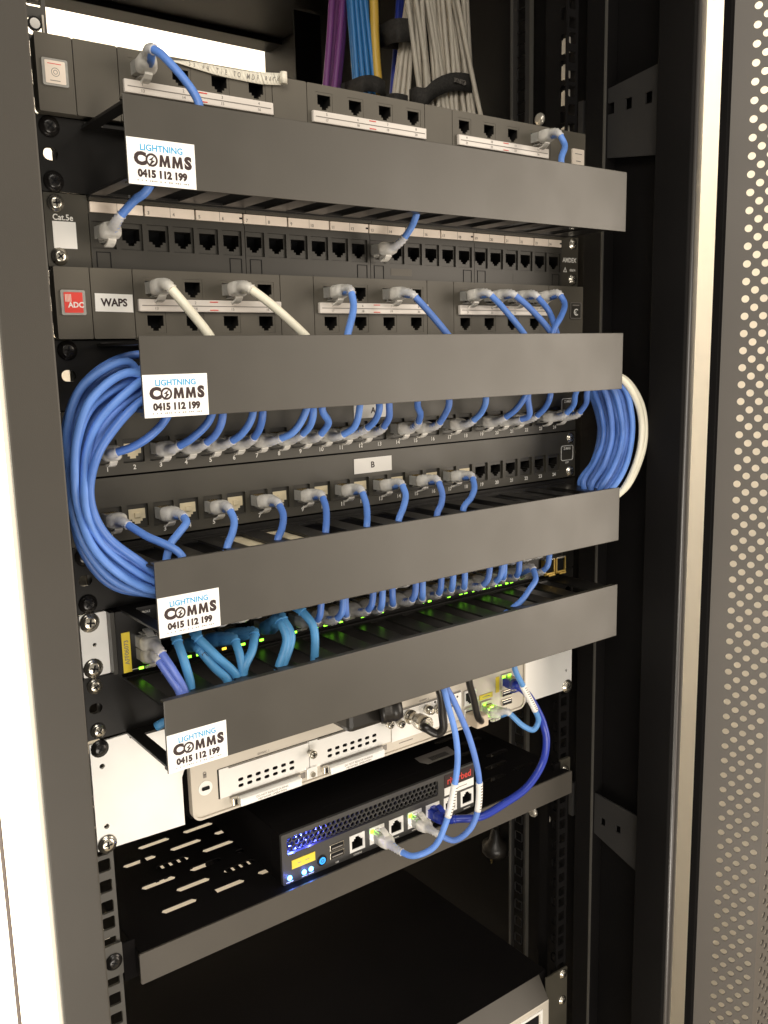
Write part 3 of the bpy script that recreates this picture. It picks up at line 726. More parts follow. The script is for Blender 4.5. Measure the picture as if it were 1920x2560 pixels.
b.box(-161.3, -158.7, -4.9, -4.6, -494.6, -491.6, 'inkgrey'); b.plate(circ(-160, -491.2, 1.4, 10), [circ(-160, -491.2, .9, 10)], -4.9, -4.6, 'inkgrey')
b.text('EHWIC 1', -110.6, -4.7, -489.2, 2.6, 'inkgrey'); b.text('EHWIC 3', 48.4, -4.7, -487.7, 2.6, 'inkgrey'); b.box(20, 35, -4.75, -4.6, -520, -519.2, 'inkgrey')
for q in ((-76.5, -519), (4.8, -519)): b.box(q[0]-2, q[0]+2, -4.9, -4.6, q[1]-2.4, q[1]+2.4, 'inkgrey')
b.build('chassis', ro)
def card(x0, x1, z0, z1, vx, nlat, lat):
    c = MB(); hs = []
    for i in range(7):
        for zr in (z0+10.2, z0+5.4): hs.append(rrect(vx+i*7.45-2.3, vx+i*7.45+2.3, zr-1.35, zr+1.35, 1.3, 3))
    c.plate(rect(x0, x1, z0, z1), hs, -5.6, -4.9, 'zinc'); c.box(x0, x1, -2.6, -2.2, z0, z1, 'hole')
    c.box(x0+8, x1-1, -6.2, -5.6, z1-.9, z1-.1, 'inkgrey')
    cc = c.build('expansion_card', ro)
    h = MB(); h.box(lat[0], lat[1], -12.5, -5.7, lat[2]-6.4, lat[2], 'zinc', .8); h.box(lat[0]+1.2, lat[1]-1, -12.7, -12.4, lat[2]-5.8, lat[2]-.7, 'white')
    h.box(lat[0]-5.4, lat[0]-.3, -10, -5.7, lat[2]-5.4, lat[2]+1, 'chrome', .7); h.box(lat[0]-3.6, lat[0]-2, -10.4, -9.9, lat[2]-4.4, lat[2]-.4, 'hole'); h.box(lat[0]-6, lat[1]+2, -7, -5.7, lat[2]+.2, lat[2]+1.1, 'inkgrey')
    h.text('DO NOT REMOVE DURING', (lat[0]+lat[1])/2, -12.8, lat[2]-2.2, 2.3, 'inkgrey'); h.text('NETWORK OPERATION', (lat[0]+lat[1])/2, -12.8, lat[2]-4.6, 2.3, 'inkgrey')
    h.build('pull_handle', cc)
card(-149, -70.8, -514.6, -491.6, -131.4, 0, (-135.5, -82, -516.4))
card(-70.2, 10.6, -514.8, -491.8, -51.1, 0, (-58+3.5, -1, -516.2))
def thumb(x, z, y=-5.6):
    b = MB(); b.disc((0, 0, 0), (0, -1, 0), [(0, 2), (3, 2), (3.01, 3.3), (7, 3.3), (7.8, 2.4)], 'chrome', 14); b.box(-2, 2, -8, -7.7, -.35, .35, 'hole'); b.box(-.35, .35, -8, -7.7, -2, 2, 'hole')
    return inst('thumbscrew', b.mesh('thumbscrew'), ro, (x, y, z))
for x, z in ((-70.4, -500.5), (6.5, -497), (18.2, -499.5)): thumb(x, z)
b = MB(); b.box(-74, -64.5, -7.4, -5.7, -522.4, -513.4, 'zinc', .4); b.disc((-69.2, -7.4, -519), (0, -1, 0), [(0, 2.4), (1.4, 2.2)], 'chrome'); b.build('latch_bracket', ro)
b = MB(); b.plate(rect(12, 91, -516.2, -489.4), [], -5.4, -4.9, 'zinc'); b.box(22, 90, -6, -5.4, -490.4, -489.6, 'inkgrey')
for x, z in ((34, -494.4), (60, -492.4), (86, -494)): b.disc((x, -5.4, z), (0, -1, 0), [(0, 1.), (.2, 1.)], 'hole', 10)
b.build('wan_card', ro)
b = MB(); b.disc((31, -5.5, -497.6), (0, -1, 0), [(0, 6.2), (3, 6.2), (3.1, 5.4), (13, 5.4), (13.1, 6.8), (24, 6.8), (25, 6.0)], 'chrome', 22)
b.build('coax_socket', ro)
for x, z in ((50.5, -496), (62, -499), (72, -495)):
    b = MB(); b.disc((0, 0, 0), (0, -1, 0), [(0, 4), (5, 4), (5.1, 3), (8, 3), (8.4, 1.5)], 'chrome', 14); inst('coax_socket', b.mesh('coax_socket'), ro, (x, -5.5, z))
b = MB()
for x0, x1, z0, z1 in ((94, 108, -505.5, -491), (94, 108, -522.5, -508.5)):
    b.box(x0, x1, -6.4, -4.7, z0, z1, 'white', .5); b.plate(keyhole((x0+x1)/2, (z0+z1)/2, 11.2, 7.2), [], -6.8, -6.3, 'hole')
b.build('gigabit_port', ro)
b = MB(); b.box(114, 127.5, -7, -4.7, -523.2, -506.4, 'alu', .5); b.plate(keyhole(120.6, -514.6, 11.2, 7.2), [], -7.3, -6.9, 'hole'); b.box(116, 118.6, -7.5, -7, -510.4, -508.2, 'green'); b.build('gigabit_port', ro)
b = MB(); b.box(140, 154, -6.4, -4.7, -501.4, -486.6, 'alu', .5); b.plate(keyhole(147, -494.4, 11.2, 7.2), [], -6.8, -6.3, 'hole')
for x in (142.4, 149.4): b.box(x-1.8, x+1.8, -7.2, -6.6, -489.6, -487.4, 'green')
b.build('gigabit_port', ro)
b = MB(); b.box(113.2, 129.6, -5.2, -4.6, -505, -500.2, 'yellow', .1); b.box(133.8, 138.2, -5.2, -4.6, -502.6, -487.6, 'yellow', .1)
b.box(117, 126, -5.3, -5.1, -502.9, -502.3, 'inkgrey'); b.build('port_label', ro)
for z in (-505.6, -514.4):
    b = MB(); b.box(-6.6, 6.6, -1.6, 0, -2.8, 2.8, 'chrome', .3); b.box(-5.8, 5.8, -1.9, -1.5, -2.1, 2.1, 'hole'); b.box(-5, 5, -2, -1.8, .2, 1.2, 'white'); inst('usb_port', b.mesh('usb_port'), ro, (147, -4.8, z))
b = MB(); b.box(-50, -13, -33, -4.8, -482, -461, 'blackcable', 4); b.disc((-20, -32, -470), (.9, -.5, .1), [(0, 11), (4, 12), (4.2, 10.5), (8, 12), (8.2, 10.5), (12, 11.5), (18, 9)], 'blackcable', 22); b.build('power_inlet', ro)
screws(ro, (top-6.35,), me=SCRB, xs=(-1,)); screws(ro, (bot+1.4+6.35-3,), me=SCRW, xs=(-1, 1))

# ---------------------------------------------------------------- shelf
sh = thing('rack_shelf', (0, 0, -632), 'black slotted rack shelf with a plain grey front lip under the small appliance', 'shelf')
b = MB(); hs = []
for i in range(-2, 14):
    for j in range(0, 12):
        x = -188+j*42+(21 if i % 2 else 0); y = 28+i*20
        if y < 12 or y > 300 or x > 190: continue
        hs.append([(x, y), (x+2.8, y-3.5), (x+27.2, y-3.5), (x+30, y), (x+27.2, y+3.5), (x+2.8, y+3.5)])
b.plate(rect(-219, 233, -8.6, 320), hs, -610.4, -609, 'shelf', 'z'); b.box(-219.4, -218, 0, 320, -632, -609.5, 'shelf'); b.box(232, 233.4, 0, 320, -632, -609.5, 'shelf')
b.build('tray', sh)
b = MB(); b.plate(rrect(-220.6, 234, -632.4, -608.6, 1.0, 2), [], -10.4, -8.8, 'lip'); b.build('front_lip', sh)
for sx in (-1, 1):
    b = MB(); x0, x1 = sorted((sx*228.9, sx*243))
    b.plate(rrect(x0, x1, -625, -600, 1, 2), [], .2, 2.8, 'rail' if sx < 0 else 'panel'); b.build('ear', sh)
    MB().box(min(sx*219.6, sx*228.7), max(sx*219.6, sx*228.7), .2, 2.8, -632, -602, 'shelf').build('side_flange', sh)
for q in ((-142, 18), (-122, 66), (-168, 96)):
    b = MB()
    for k in range(5): b.box(q[0]+k*7.5, q[0]+k*7.5+3.2, q[1]-9, q[1]+16, -621, -618, 'shelf')
    b.box(q[0]-2, q[0]+36, q[1]+15.5, q[1]+19, -621, -618, 'shelf'); b.box(q[0]-2, q[0]+1, q[1]-9, q[1]+19, -618.2, -610.4, 'shelf')
    b.build('cable_comb', sh)
inst('screw', SCRB, sh, (-235.7, 0, -612.8)); inst('screw', SCR, sh, (235.5, 0, -612.8))

# ---------------------------------------------------------------- appliance
ap = thing('network_appliance', (6, 0, -609), 'small dark appliance with honeycomb grille, red lettering and glowing blue lights', 'network appliance')
zt, zb = -565.2, -608.8
b = MB()
b.box(-96.4, 108.6, 16, 210, zb+.1, zt-.1, 'shelf', 1)
for q in ((-96.4, 108.6, zb+.1, zb+1.2), (-96.4, 108.6, zt-1.2, zt-.1), (-96.4, -95.3, zb+1.3, zt-1.3), (107.5, 108.6, zb+1.3, zt-1.3), (-95, 107, -588.6, -584.2)): b.box(q[0], q[1], 1.4, 15.9, q[2], q[3], 'shelf')
# face split in a grille window and the rest
hx0, hx1, hz0, hz1 = -92.2, 65.6, -583.6, -569.2
ports = [-24.1+20.8*i for i in range(7)]
pw = {0: -24.1, 1: -3.4, 2: 17.5, 3: 38.2, 4: 58.9, 5: 79.8, 6: 100.2}
hol = [rrect(hx0, hx1, hz0, hz1, 2)]+[rect(pw[i]-8, pw[i]+8, -604.6, -589) for i in range(7)]
b.plate(rrect(-97, 109, zb, zt, 1.2, 2), hol, -1.5, 1.3, 'appl')
b.build('case', ap)
g = MB(); k = g.mi('appl'); rr = 2.25; px_ = rr*math.sqrt(3)+.85; row = px_*math.sqrt(3)/2
# honeycomb: hexagonal openings built cell by cell
j = 0; z = hz1-px_*.42
hexs = []
while z > hz0+1.5:
    x = hx0+px_*.55+(px_/2 if j % 2 else 0)
    while x < hx1-px_*.45:
        hexs.append((x, z)); x += px_
    z -= row; j += 1
R_o = px_/math.sqrt(3)
for (x, z) in hexs:
    out = [(x+R_o*math.sin(a), z+R_o*math.cos(a)) for a in (math.pi/3*q for q in range(6))]; inn = [(x+rr*math.sin(a), z+rr*math.cos(a)) for a in (math.pi/3*q for q in range(6))]
    ov = [g.bm.verts.new((p[0], -1.2, p[1])) for p in out]; iv = [g.bm.verts.new((p[0], -1.2, p[1])) for p in inn]; iv2 = [g.bm.verts.new((p[0], .6, p[1])) for p in inn]
    for q in range(6):
        g.bm.faces.new((ov[q], ov[(q+1) % 6], iv[(q+1) % 6], iv[q])).material_index = k; g.bm.faces.new((iv[q], iv[(q+1) % 6], iv2[(q+1) % 6], iv2[q])).material_index = k
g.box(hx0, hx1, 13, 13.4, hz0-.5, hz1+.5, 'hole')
g.build('honeycomb_grille', ap)
JP = jack_mesh(15.6, 15.2, 'zinc', inv=True, lip=.3, kw=11.4, kh=7.6)
for i in range(7): inst('jack', JP, ap, (pw[i], -1.4, -596.8))
JL = MB().box(-1.8, 1.8, -.5, 0, -1.6, 1.6, 'green').mesh('status_light')
for i in (1, 3): inst('status_light', JL, ap, (pw[i]-5.4, -1.8, -592.4))
for z in (-592.4, -599.6):
    b = MB(); b.box(-7, 7, -.8, .2, -2.9, 2.9, 'chrome', .3); b.box(-6.2, 6.2, -1.1, -.7, -2.2, 2.2, 'hole'); b.box(-5.2, 5.2, -1.2, -1., -1.2, -.2, 'inkgrey'); inst('usb_port', b.mesh('usb_port'), ap, (-45, -1.5, z))
b = MB(); b.plate(rect(-88.4, -66.4, -597, -589.6), [], -2.0, -1.5, 'yellow'); b.box(-83, -80, -2.1, -2.0, -593.6, -593.1, 'inkgrey'); b.box(-76, -72, -2.1, -2.0, -593.5, -593.0, 'inkgrey'); b.build('asset_label', ap)
b = MB(); b.disc((-60, -1.5, -599.8), (0, -1, 0), [(0, 4.6), (.7, 4.6), (1.1, 3.8)], 'hole', 20); b.disc((-60, -2.6, -599.8), (0, -1, 0), [(0, 3), (.3, 3)], 'bluepwr', 20)
b.plate(circ(-60, -599.8, 1.5), [circ(-60, -599.8, 1.0)], -3.1, -2.9, 'ink'); b.build('power_button', ap)
BL = MB().disc((0, 0, 0), (0, -1, 0), [(0, 2.0), (.6, 2.0), (1.4, 1.5), (1.7, .5)], 'blueled', 14).mesh('status_light')
for x, z in ((-90.9, -603.6), (-77.3, -603.6), (-70.7, -603.4)):
    inst('status_light', BL, ap, (x, -1.5, z))
def glow(name, x, y, z, e, col, r=1.2):
    l = bpy.data.lights.new(name, 'POINT'); l.energy = e; l.color = col; l.shadow_soft_size = r*S
    o = bpy.data.objects.new(name, l); COL.objects.link(o); o.location = Vector((x, y, z))*S
glow('status_lamp_inside', -84, 6.5, -577, .12, (.08, .12, 1)); glow('status_lamp_inside', -66, 7, -577, .04, (.10, .12, 1))
glow('port_lamp', 121, -13, -511, .004, (.35, 1, .05), 2)
glow('status_lamp', -91, -6.5, -604.5, .003, (.10, .18, 1)); glow('status_lamp', -74, -6.5, -604.5, .003, (.10, .18, 1))
b = MB(); b.plate(rect(72.8, 108.2, -579.2, -567.2), [], -1.9, -1.5, 'ink'); b.text('riverbed', 90.5, -2.0, -573.6, 9.2, 'red', .10, sx=.93)
b.plate(rect(72.8, 108.2, -586.8, -579.4), [], -1.9, -1.5, 'white'); b.box(80, 100, -2.0, -1.88, -583.6, -583, 'inkgrey'); b.build('name_label', ap)
b = MB()
for x, tx in ((-45, 'USB'), (-24.1, 'CONSOLE')): b.text(tx, x, -1.6, -607.1, 1.9, 'print', .03)
for x, w_ in ((17.5, 2.5), (38.2, 3.5), (100, 4), (-90.9, 3.4), (-77, 2.6), (-70.5, 2.4)): b.box(x-w_, x+w_, -1.7, -1.5, -607.5, -606.8, 'print')
b.build('port_marking', ap)
b = MB(); b.plate([(72, 40), (113, 40.6), (110, 23), (74, 22.6), (70.5, 30)][::-1], [], -565.15, -565.0, 'inkgrey', 'z')
for k in range(18): b.box(82+k*1.2, 82.6+k*1.2, 25.5, 33, -565., -564.9, 'hole')
b.build('barcode_label', ap)

# ---------------------------------------------------------------- bottom device
bd = thing('rack_server', (0, 0, -925), 'grey-fronted rack unit with black top, lowest thing in the cabinet', 'rack unit')
b = MB(); b.box(-219, 219, 8, 352, -924, -836, 'shelf', 1); b.build('case', bd)
b = MB(); b.box(-218, 209, -6, 8, -924, -857, 'alu', 1.5); b.plate([(8, -836.5), (8, -857), (-6, -857)], [], -218, 208, 'lip', 'x'); b.box(-190, 193, -6.6, -5.9, -915, -868, 'hole'); b.plate(rect(-195, 198, -920, -863.5), [rect(-192, 195, -917, -866)], -7.4, -5.9, 'white'); b.build('front_bezel', bd)
b = MB(); b.plate(rrect(209, 241, -924, -836, 1, 2), [], -1.6, 0, 'panel'); b.build('ear', bd)
b = MB(); b.plate(rrect(-241, -219, -924, -836, 1, 2), [], -1.6, 0, 'panel'); b.build('ear', bd)
inst('screw', SCR, bd, (235, -1.6, -842.4)); inst('screw', SCR, bd, (234, -1.6, -873.4))

# ---------------------------------------------------------------- patch cables
def V3(u, v, Y): return at(u, v, Y)
portA = lambda n: Vector((ZX[n-1], -1., -5*U-28.4+0))
portB = lambda n: Vector((ZX[n-1], -1., -6*U-28.4))
def swport(col, up): return Vector((cx[col], -9.6, zu if up else zl))
# switch destinations: lower row first on the right of the teal plugs, then the upper row
low = list(range(7, 22))+[23]; upr = [2, 3, 4]+list(range(7, 24))
dest = []
for i in low:
    dest.append((i, False))
for i in upr: dest.append((i, True))
random.Random(5).shuffle(dest)
di = iter(dest)
def drop(col, up, x_in):
    """end of a cable: from inside the third manager down to a switch port"""
    P = swport(col, up); Y = -41+random.uniform(-1.5, 1.5)
    dx = random.uniform(-6, 6)
    E = P+Vector((dx*.5, -30, random.uniform(1.5, 4.5)))
    side = -16 if up else -8
    return P, [Vector((P.x+dx*1.6, -50-random.uniform(0, 8), -343)), Vector((P.x+dx*1.3, E.y-7, -354 if up else -360)), Vector((E.x+dx*.5, E.y-4, E.z+5.5)), E]
exA = {1: [(287.6, 1132), (330, 1118), (375, 1090), (415, 1046)], 3: [(443.8, 1117.5), (483, 1093), (527.7, 1041)], 4: [(513, 1109), (540, 1085), (556.6, 1039)], 5: [(577.5, 1104), (606, 1083), (632, 1034)], 6: [(633.8, 1096), (648, 1073), (656.5, 1032)],
       7: [(698.6, 1097.5), (733, 1080), (765, 1026)], 8: [(754, 1087), (774, 1066), (783, 1025)], 9: [(799.6, 1088.5), (821, 1058), (805.6, 1023)], 10: [(853.9, 1088.5), (885, 1068), (899, 1019)], 11: [(915.7, 1072), (937, 1052), (948.8, 1016)], 12: [(957.8, 1070), (972, 1045), (973, 1013)],
       14: [(1046, 1057), (1051, 1035), (1043.7, 1008)], 15: [(1097.5, 1059.5), (1113, 1035), (1123, 1003)], 17: [(1181, 1053.5), (1204, 1030), (1214.8, 995.8)], 19: [(1260.6, 1045.5), (1288, 1025), (1312, 992)], 20: [(1300, 1049.5), (1322, 1040), (1320, 990)], 21: [(1340, 1041.5), (1362, 1020), (1376, 986)],
       23: [(1413.7, 1035.6), (1434, 1012), (1439.6, 982)], 24: [(1447.5, 1033.6), (1465, 1008), (1467.5, 980)]}
order = {1: 'first', 3: 'third', 4: 'fourth'}
loopL_in = [(342, 1010), (270, 1091), (241, 1149), (227, 1222), (237, 1285), (272, 1340), (345, 1398)]
loopL_out = [(313, 893), (210, 942), (166, 1034), (160, 1120), (165, 1200), (178, 1290), (212, 1395), (278, 1462)]
def lerp_loop(A_, B_, t, n=7):
    def sample(L, s_):
        x = s_*(len(L)-1); i = min(int(x), len(L)-2); q = x-i
        return (L[i][0]*(1-q)+L[i+1][0]*q, L[i][1]*(1-q)+L[i+1][1]*q)
    return [tuple(a*(1-t)+c*t for a, c in zip(sample(A_, k/(n-1)), sample(B_, k/(n-1)))) for k in range(n)]
nL = 0; nR = 0
LT = [0.0, .98, .15, .55, .78, .30, .90, .42, .08, .66, .22, .86]
LY = [-58, -22, -52, -50, -30, -56, -40, -44, -38, -56, -34, -14]
RT = [0.0, .25, .55, .8, 1.0, .12, .42, .68, .92, .3, .6]
RY = [-24, -34, -44, -52, -60, -40, -50, -60, -52, -18, -30]
loopR_in = [(1473, 975), (1494, 1035), (1499, 1091), (1480, 1155), (1450, 1205)]
loopR_out = [(1557, 965), (1577, 1035), (1579, 1099), (1560, 1168), (1527, 1222)]
loopR_w = [(1556, 945), (1599, 1004), (1612, 1071), (1603, 1139), (1553, 1228)]
def run_left(px_from, zlane, ylane):
    global nL
    k = nL % len(LT); nL += 1
    t, Y = LT[k], LY[k]
    lp = lerp_loop(loopL_in, loopL_out, t)
    a = [Vector((-150, ylane, zlane)), Vector((-196, (ylane+Y)/2, zlane+2))]
    mid = [V3(u+random.uniform(-4, 4), v+random.uniform(-5, 5), Y+random.uniform(-3, 3)) for u, v in lp]
    zi = -341+(1-t)*16
    c = [Vector((-200, Y*.6-16, zi-2)), Vector((-160, -38+random.uniform(-10, 10), zi))]
    return a+mid+c
def run_right(zlane, ylane, white=None):
    global nR
    if white is None:
        k = nR % len(RT); nR += 1; t, Y = RT[k], RY[k]; lp = lerp_loop(loopR_in, loopR_out, t, 5)
    else: Y = -60-white*3; lp = [(u-white*7, v+white*(8 if v > 1100 else 0)) for u, v in loopR_w]
    a = [Vector((150, ylane, zlane)), Vector((200, (ylane+Y)/2, zlane-2))]
    mid = [V3(u+random.uniform(-3, 3), v, Y+random.uniform(-2.5, 2.5)) for u, v in lp]
    return a+mid+[Vector((212, -45, -330)), Vector((170, -42+random.uniform(-10, 10), -336))]
CG = 'blue patch cables looping from the A panel to the switch'
for n, pp in exA.items():
    P = portA(n); pts = [V3(u, v, Y) for (u, v), Y in zip(pp, [-31, -37, -44, -48] if len(pp) == 4 else [-31, -40, -48])]
    z = -200+random.uniform(-8, 6); yl = -40+random.uniform(-22, 14)
    e = pts[-1]; pts.append(Vector((e.x+4, yl, z)))
    left = n <= 10
    go = run_left(0, z, yl) if left else run_right(z, yl)
    if left: pts = pts+[q for q in go if not (q.x > e.x+1)] if e.x > -150 else pts+go[2:]
    else: pts = pts+[q for q in go if q.x > e.x+6]
    col, up = next(di); D, tail = drop(col, up, 0)
    zr = -336+random.uniform(-4, 10)
    pts.append(Vector((tail[0].x, -42+random.uniform(-9, 9), zr)))
    pts += tail
    cable('patch_cable', 'blue patch cable rising from port %d of the panel labelled A' % n, 'patch cable', CG, 'blue', pts, 2.6, [dict(P=P), dict(P=D, inv=up)])
# WAPS cables
wz = -3*U-12.6
exW = {1: [(425.5, 718.7), (462, 762), (523, 838), (560, 900)], 3: [(624.5, 720.5), (672, 756), (760, 836), (800, 880)], 5: [(878, 729), (884, 765), (869, 838), (862, 880)], 7: [(1035, 738.7), (1068, 775), (1117, 834), (1140, 870)],
       9: [(1224.4, 735), (1258, 770), (1308, 832), (1330, 870)], 10: [(1285.4, 736), (1322, 768), (1378, 832), (1395, 870)], 11: [(1341, 739), (1372, 778), (1391.5, 832), (1398, 870)], 12: [(1399.5, 736), (1411, 757.5), (1402, 792), (1386, 822), (1376, 870)]}
for n, pp in exW.items():
    P = Vector((PX[n-1], -9, wz)); ys = [-38, -43, -55, -60, -58]
    pts = [V3(u, v, Y) for (u, v), Y in zip(pp, ys if len(pp) == 5 else [-38, -44, -56, -56])]
    z = -206+random.uniform(-6, 6); yl = -44+random.uniform(-14, 10); e = pts[-1]; wh = n in (1, 3)
    if wh or n > 7:
        go = run_right(z, yl, white=(0 if n == 1 else 1) if wh else None); pts = pts+[q for q in go if q.x > e.x+6]
    else:
        go = run_left(0, z, yl); pts = pts+[q for q in go if q.x < e.x-6]
    col, up = next(di); D, tail = drop(col, up, 0)
    pts.append(Vector((tail[0].x, -42+random.uniform(-9, 9), -334+random.uniform(-5, 6)))); pts += tail
    lab = ('thick ivory cable plugged into port %d of the WAPS panel' if wh else 'blue patch cable hanging from port %d of the WAPS panel') % n
    cable('patch_cable', lab, 'patch cable', 'cables plugged into the WAPS panel', 'whitecable' if wh else 'blue', pts, 3.1 if wh else 2.6, [dict(P=P), dict(P=D, inv=up)])
# B cables
exB = {1: [(316.5, 1310), (362, 1338), (455.3, 1391)], 3: [(458, 1291), (466, 1306), (445, 1335), (423, 1368)], 5: [(574, 1273.7), (585.5, 1302.6), (580, 1335), (568, 1369)], 7: [(697, 1260), (708, 1287), (705, 1320), (694, 1350)], 9: [(805.6, 1240.7), (814.7, 1269), (816, 1300), (814, 1332)], 11: [(905, 1228.6), (915.6, 1262), (918, 1290), (917, 1314)],
       13: [(1004.6, 1210.6), (1014, 1238), (1008, 1270), (997, 1299)], 15: [(1095.5, 1202.6), (1105.4, 1234.5), (1103, 1260), (1093, 1284)], 17: [(1181, 1192.7), (1186, 1218.6), (1177, 1245), (1159, 1270)]}
for n, pp in exB.items():
    P = portB(n); pts = [V3(u, v, Y) for (u, v), Y in zip(pp, [-31, -40, -56] if len(pp) == 3 else [-31, -38, -44, -50])]
    if n == 1: pts = [V3(u, v, Y) for (u, v), Y in zip(pp, [-31, -43, -62])]
    e = pts[-1]; pts.append(Vector((e.x, e.y+4, -336)))
    col, up = next(di); D, tail = drop(col, up, 0)
    pts.append(Vector(((tail[0].x+e.x)/2, -44+random.uniform(-8, 8), -344+random.uniform(-3, 3)))); pts += tail
    cable('patch_cable', 'blue patch cable bending down from port %d of the panel labelled B' % n, 'patch cable', 'blue patch cables from the B panel down to the switch', 'blue', pts, 2.6, [dict(P=P), dict(P=D, inv=up)])
# top panel and Cat.5e panel, two cables
z0 = -12.6
pts = [V3(380, 121, -38), V3(409, 141, -45), V3(498.5, 266, -60), V3(470, 330, -58), V3(400, 420, -52), V3(364, 480, -46), V3(337, 500, -40), V3(300, 541, -31)]
cable('patch_cable', 'blue patch cable from the topmost panel down to port 1 of the Cat.5e panel', 'patch cable', 'blue cables around the uppermost cover plate', 'blue', pts, 2.6, [dict(P=Vector((PX[0], -9, z0))), dict(P=Vector((ax[0], -2, -112)), inv=False)])
pts = [V3(1399, 336, -38), V3(1411.5, 362, -42), V3(1403, 405, -55), Vector((180, -45, -72)), Vector((60, -42, -74)), V3(1050, 500, -42), V3(1042, 533, -44), V3(1030, 565, -38), V3(1009, 597, -31)]
cable('patch_cable', 'blue patch cable from the topmost panel down to port 13 of the Cat.5e panel', 'patch cable', 'blue cables around the uppermost cover plate', 'blue', pts, 2.6, [dict(P=Vector((PX[11], -9, z0))), dict(P=Vector((ax[12], -2, -112)))])
# teal cables at the left of the switch
TG = 'teal booted cables at the left of the switch'
tealp = [([(442, 1600), (460, 1651), (477, 1722)], 0, True, 'teal cable dropping beside the two violet-blue cables'),
         ([(493, 1593), (540, 1640), (592, 1694)], 1, True, 'teal cable printed with dark letters, slanting down below the sticker'),
         ([(497, 1622), (536, 1668), (570, 1704)], 1, False, 'teal cable half hidden behind the teal cable with printed letters'),
         ([(587, 1600), (600, 1640), (607, 1690)], 2, False, 'teal cable dropping straight down beside the orange light of the switch'),
         ([(637, 1583), (630, 1626), (611, 1668)], 3, False, 'teal cable curving back left from its plug beside the orange light'),
         ([(697, 1548), (716, 1597), (697, 1668)], 5, False, 'front one of two teal cables bowing together side by side'),
         ([(706, 1545), (728, 1590), (708, 1664)], 5, True, 'rear one of two teal cables bowing together side by side'),
         ([(753, 1526), (782, 1563), (787, 1626)], 6, True, 'teal cable standing alone, ending in a slot of the tray')]
for pp, c_, up, lab in tealp:
    P = swport(c_, up); Y0 = -42; pts = [V3(u, v, Y) for (u, v), Y in zip(pp, (Y0, -50, -54))]
    e = pts[-1]; pts.append(Vector((e.x-2, -50, -418))); pts.append(Vector((e.x-20, -40, -430)))
    r_ = cable('teal_cable', lab, 'patch cable', TG, 'teal', pts, 3.1, [dict(P=P, m='teal', hook=False)])
    if 'printed' in lab:
        a, c = pts[0]+(pts[1]-pts[0])*.15, pts[1]+(pts[2]-pts[1])*.8; d = (c-a).normalized()
        vd = (a-CAMP).normalized(); up_ = vd.cross(d).normalized(); nrm_ = d.cross(up_).normalized()
        if nrm_.dot(vd) > 0: nrm_ = -nrm_; up_ = -up_
        mid = (a+c)/2+nrm_*3.3
        T = Matrix(((d.x, up_.x, nrm_.x, mid.x), (d.y, up_.y, nrm_.y, mid.y), (d.z, up_.z, nrm_.z, mid.z), (0, 0, 0, 1)))
        if up_.z < 0: T = T @ Matrix.Rotation(math.pi, 4, 'Z')
        MB().text('ETH-568B-B.2', 0, 0, 0, 3.8, 'ink', .05, .02, T=T).build('printing', r_)
for k, (pp, lab) in enumerate((([(402, 1630), (435, 1680), (462, 1732)], 'violet-blue cable, upper of two leaving the clear plugs beside the yellow label'), ([(395, 1648), (428, 1698), (449, 1732)], 'violet-blue cable, lower of two leaving the clear plugs beside the yellow label'))):
    P = Vector((-201, -10, -378-k*10)); pts = [V3(u, v, Y) for (u, v), Y in zip(pp, (-44, -54, -60))]
    e = pts[-1]; pts.append(Vector((e.x, -54, -420)))
    cable('patch_cable', lab, 'patch cable', 'violet-blue pair beside the yellow label', 'bluedeep', pts, 2.7, [dict(P=P, inv=(k == 0))])
P = swport(22, False)
pts = [V3(1331.7, 1419, -42), V3(1339, 1447, -48), V3(1322, 1476, -52), V3(1301, 1504, -54), Vector((60, -48, -425))]
cable('patch_cable', 'blue cable curving down into the lowest tray beside the two metal fibre modules', 'patch cable', None, 'blue', pts, 2.6, [dict(P=P)])
# appliance cables
pi = lambda i: Vector((pw[i], -2, -596.8))
pts = [V3(1001, 2129, -34), V3(1032, 2140, -45), V3(1084, 2118, -56), V3(1115, 2056, -62), V3(1134.5, 1975, -66), V3(1144, 1898, -68), V3(1138.4, 1835, -68), V3(1120.6, 1764.7, -66), V3(1106, 1712, -62), Vector((20, -50, -435))]
cable('patch_cable', 'white-wrapped blue cable from the appliance plug nearest the yellow label, the lower hanging loop', 'patch cable', 'blue cables with white wraps in front of the appliance', 'blue', pts, 2.6, [dict(P=pi(1), inv=True)], wraps=((V3(1134.5, 1959, -66), V3(1120, 2041, -62)),))
pts = [V3(1096, 2086, -34), V3(1134.5, 2101, -42), V3(1173, 2075, -52), V3(1192.4, 2033, -56), V3(1198, 1955.7, -60), V3(1188.5, 1898, -62), V3(1171, 1838, -62), V3(1153, 1793.6, -62), V3(1131.5, 1746.6, -60), V3(1112, 1710, -58), Vector((30, -46, -435))]
cable('patch_cable', 'white-wrapped blue cable from the appliance plug beside the navy plug', 'patch cable', 'blue cables with white wraps in front of the appliance', 'blue', pts, 2.6, [dict(P=pi(3), inv=True)], wraps=((V3(1194, 1956, -60), V3(1191, 2029, -56)),))
pts = [V3(1134, 2048, -34), V3(1200, 2042, -46), V3(1262, 2008, -50), V3(1319, 1966, -52), V3(1357, 1905, -52), V3(1366, 1850, -52), V3(1358, 1810, -50), V3(1348, 1785, -46), V3(1318, 1735, -38), V3(1290, 1712, -32)]
cable('patch_cable', 'thick navy cable swinging from the appliance up to the router', 'patch cable', None, 'navy', pts, 3.4, [dict(P=pi(4), m='navy', inv=True, hook=True), dict(P=Vector((147, -7, -494)), m='navy')])
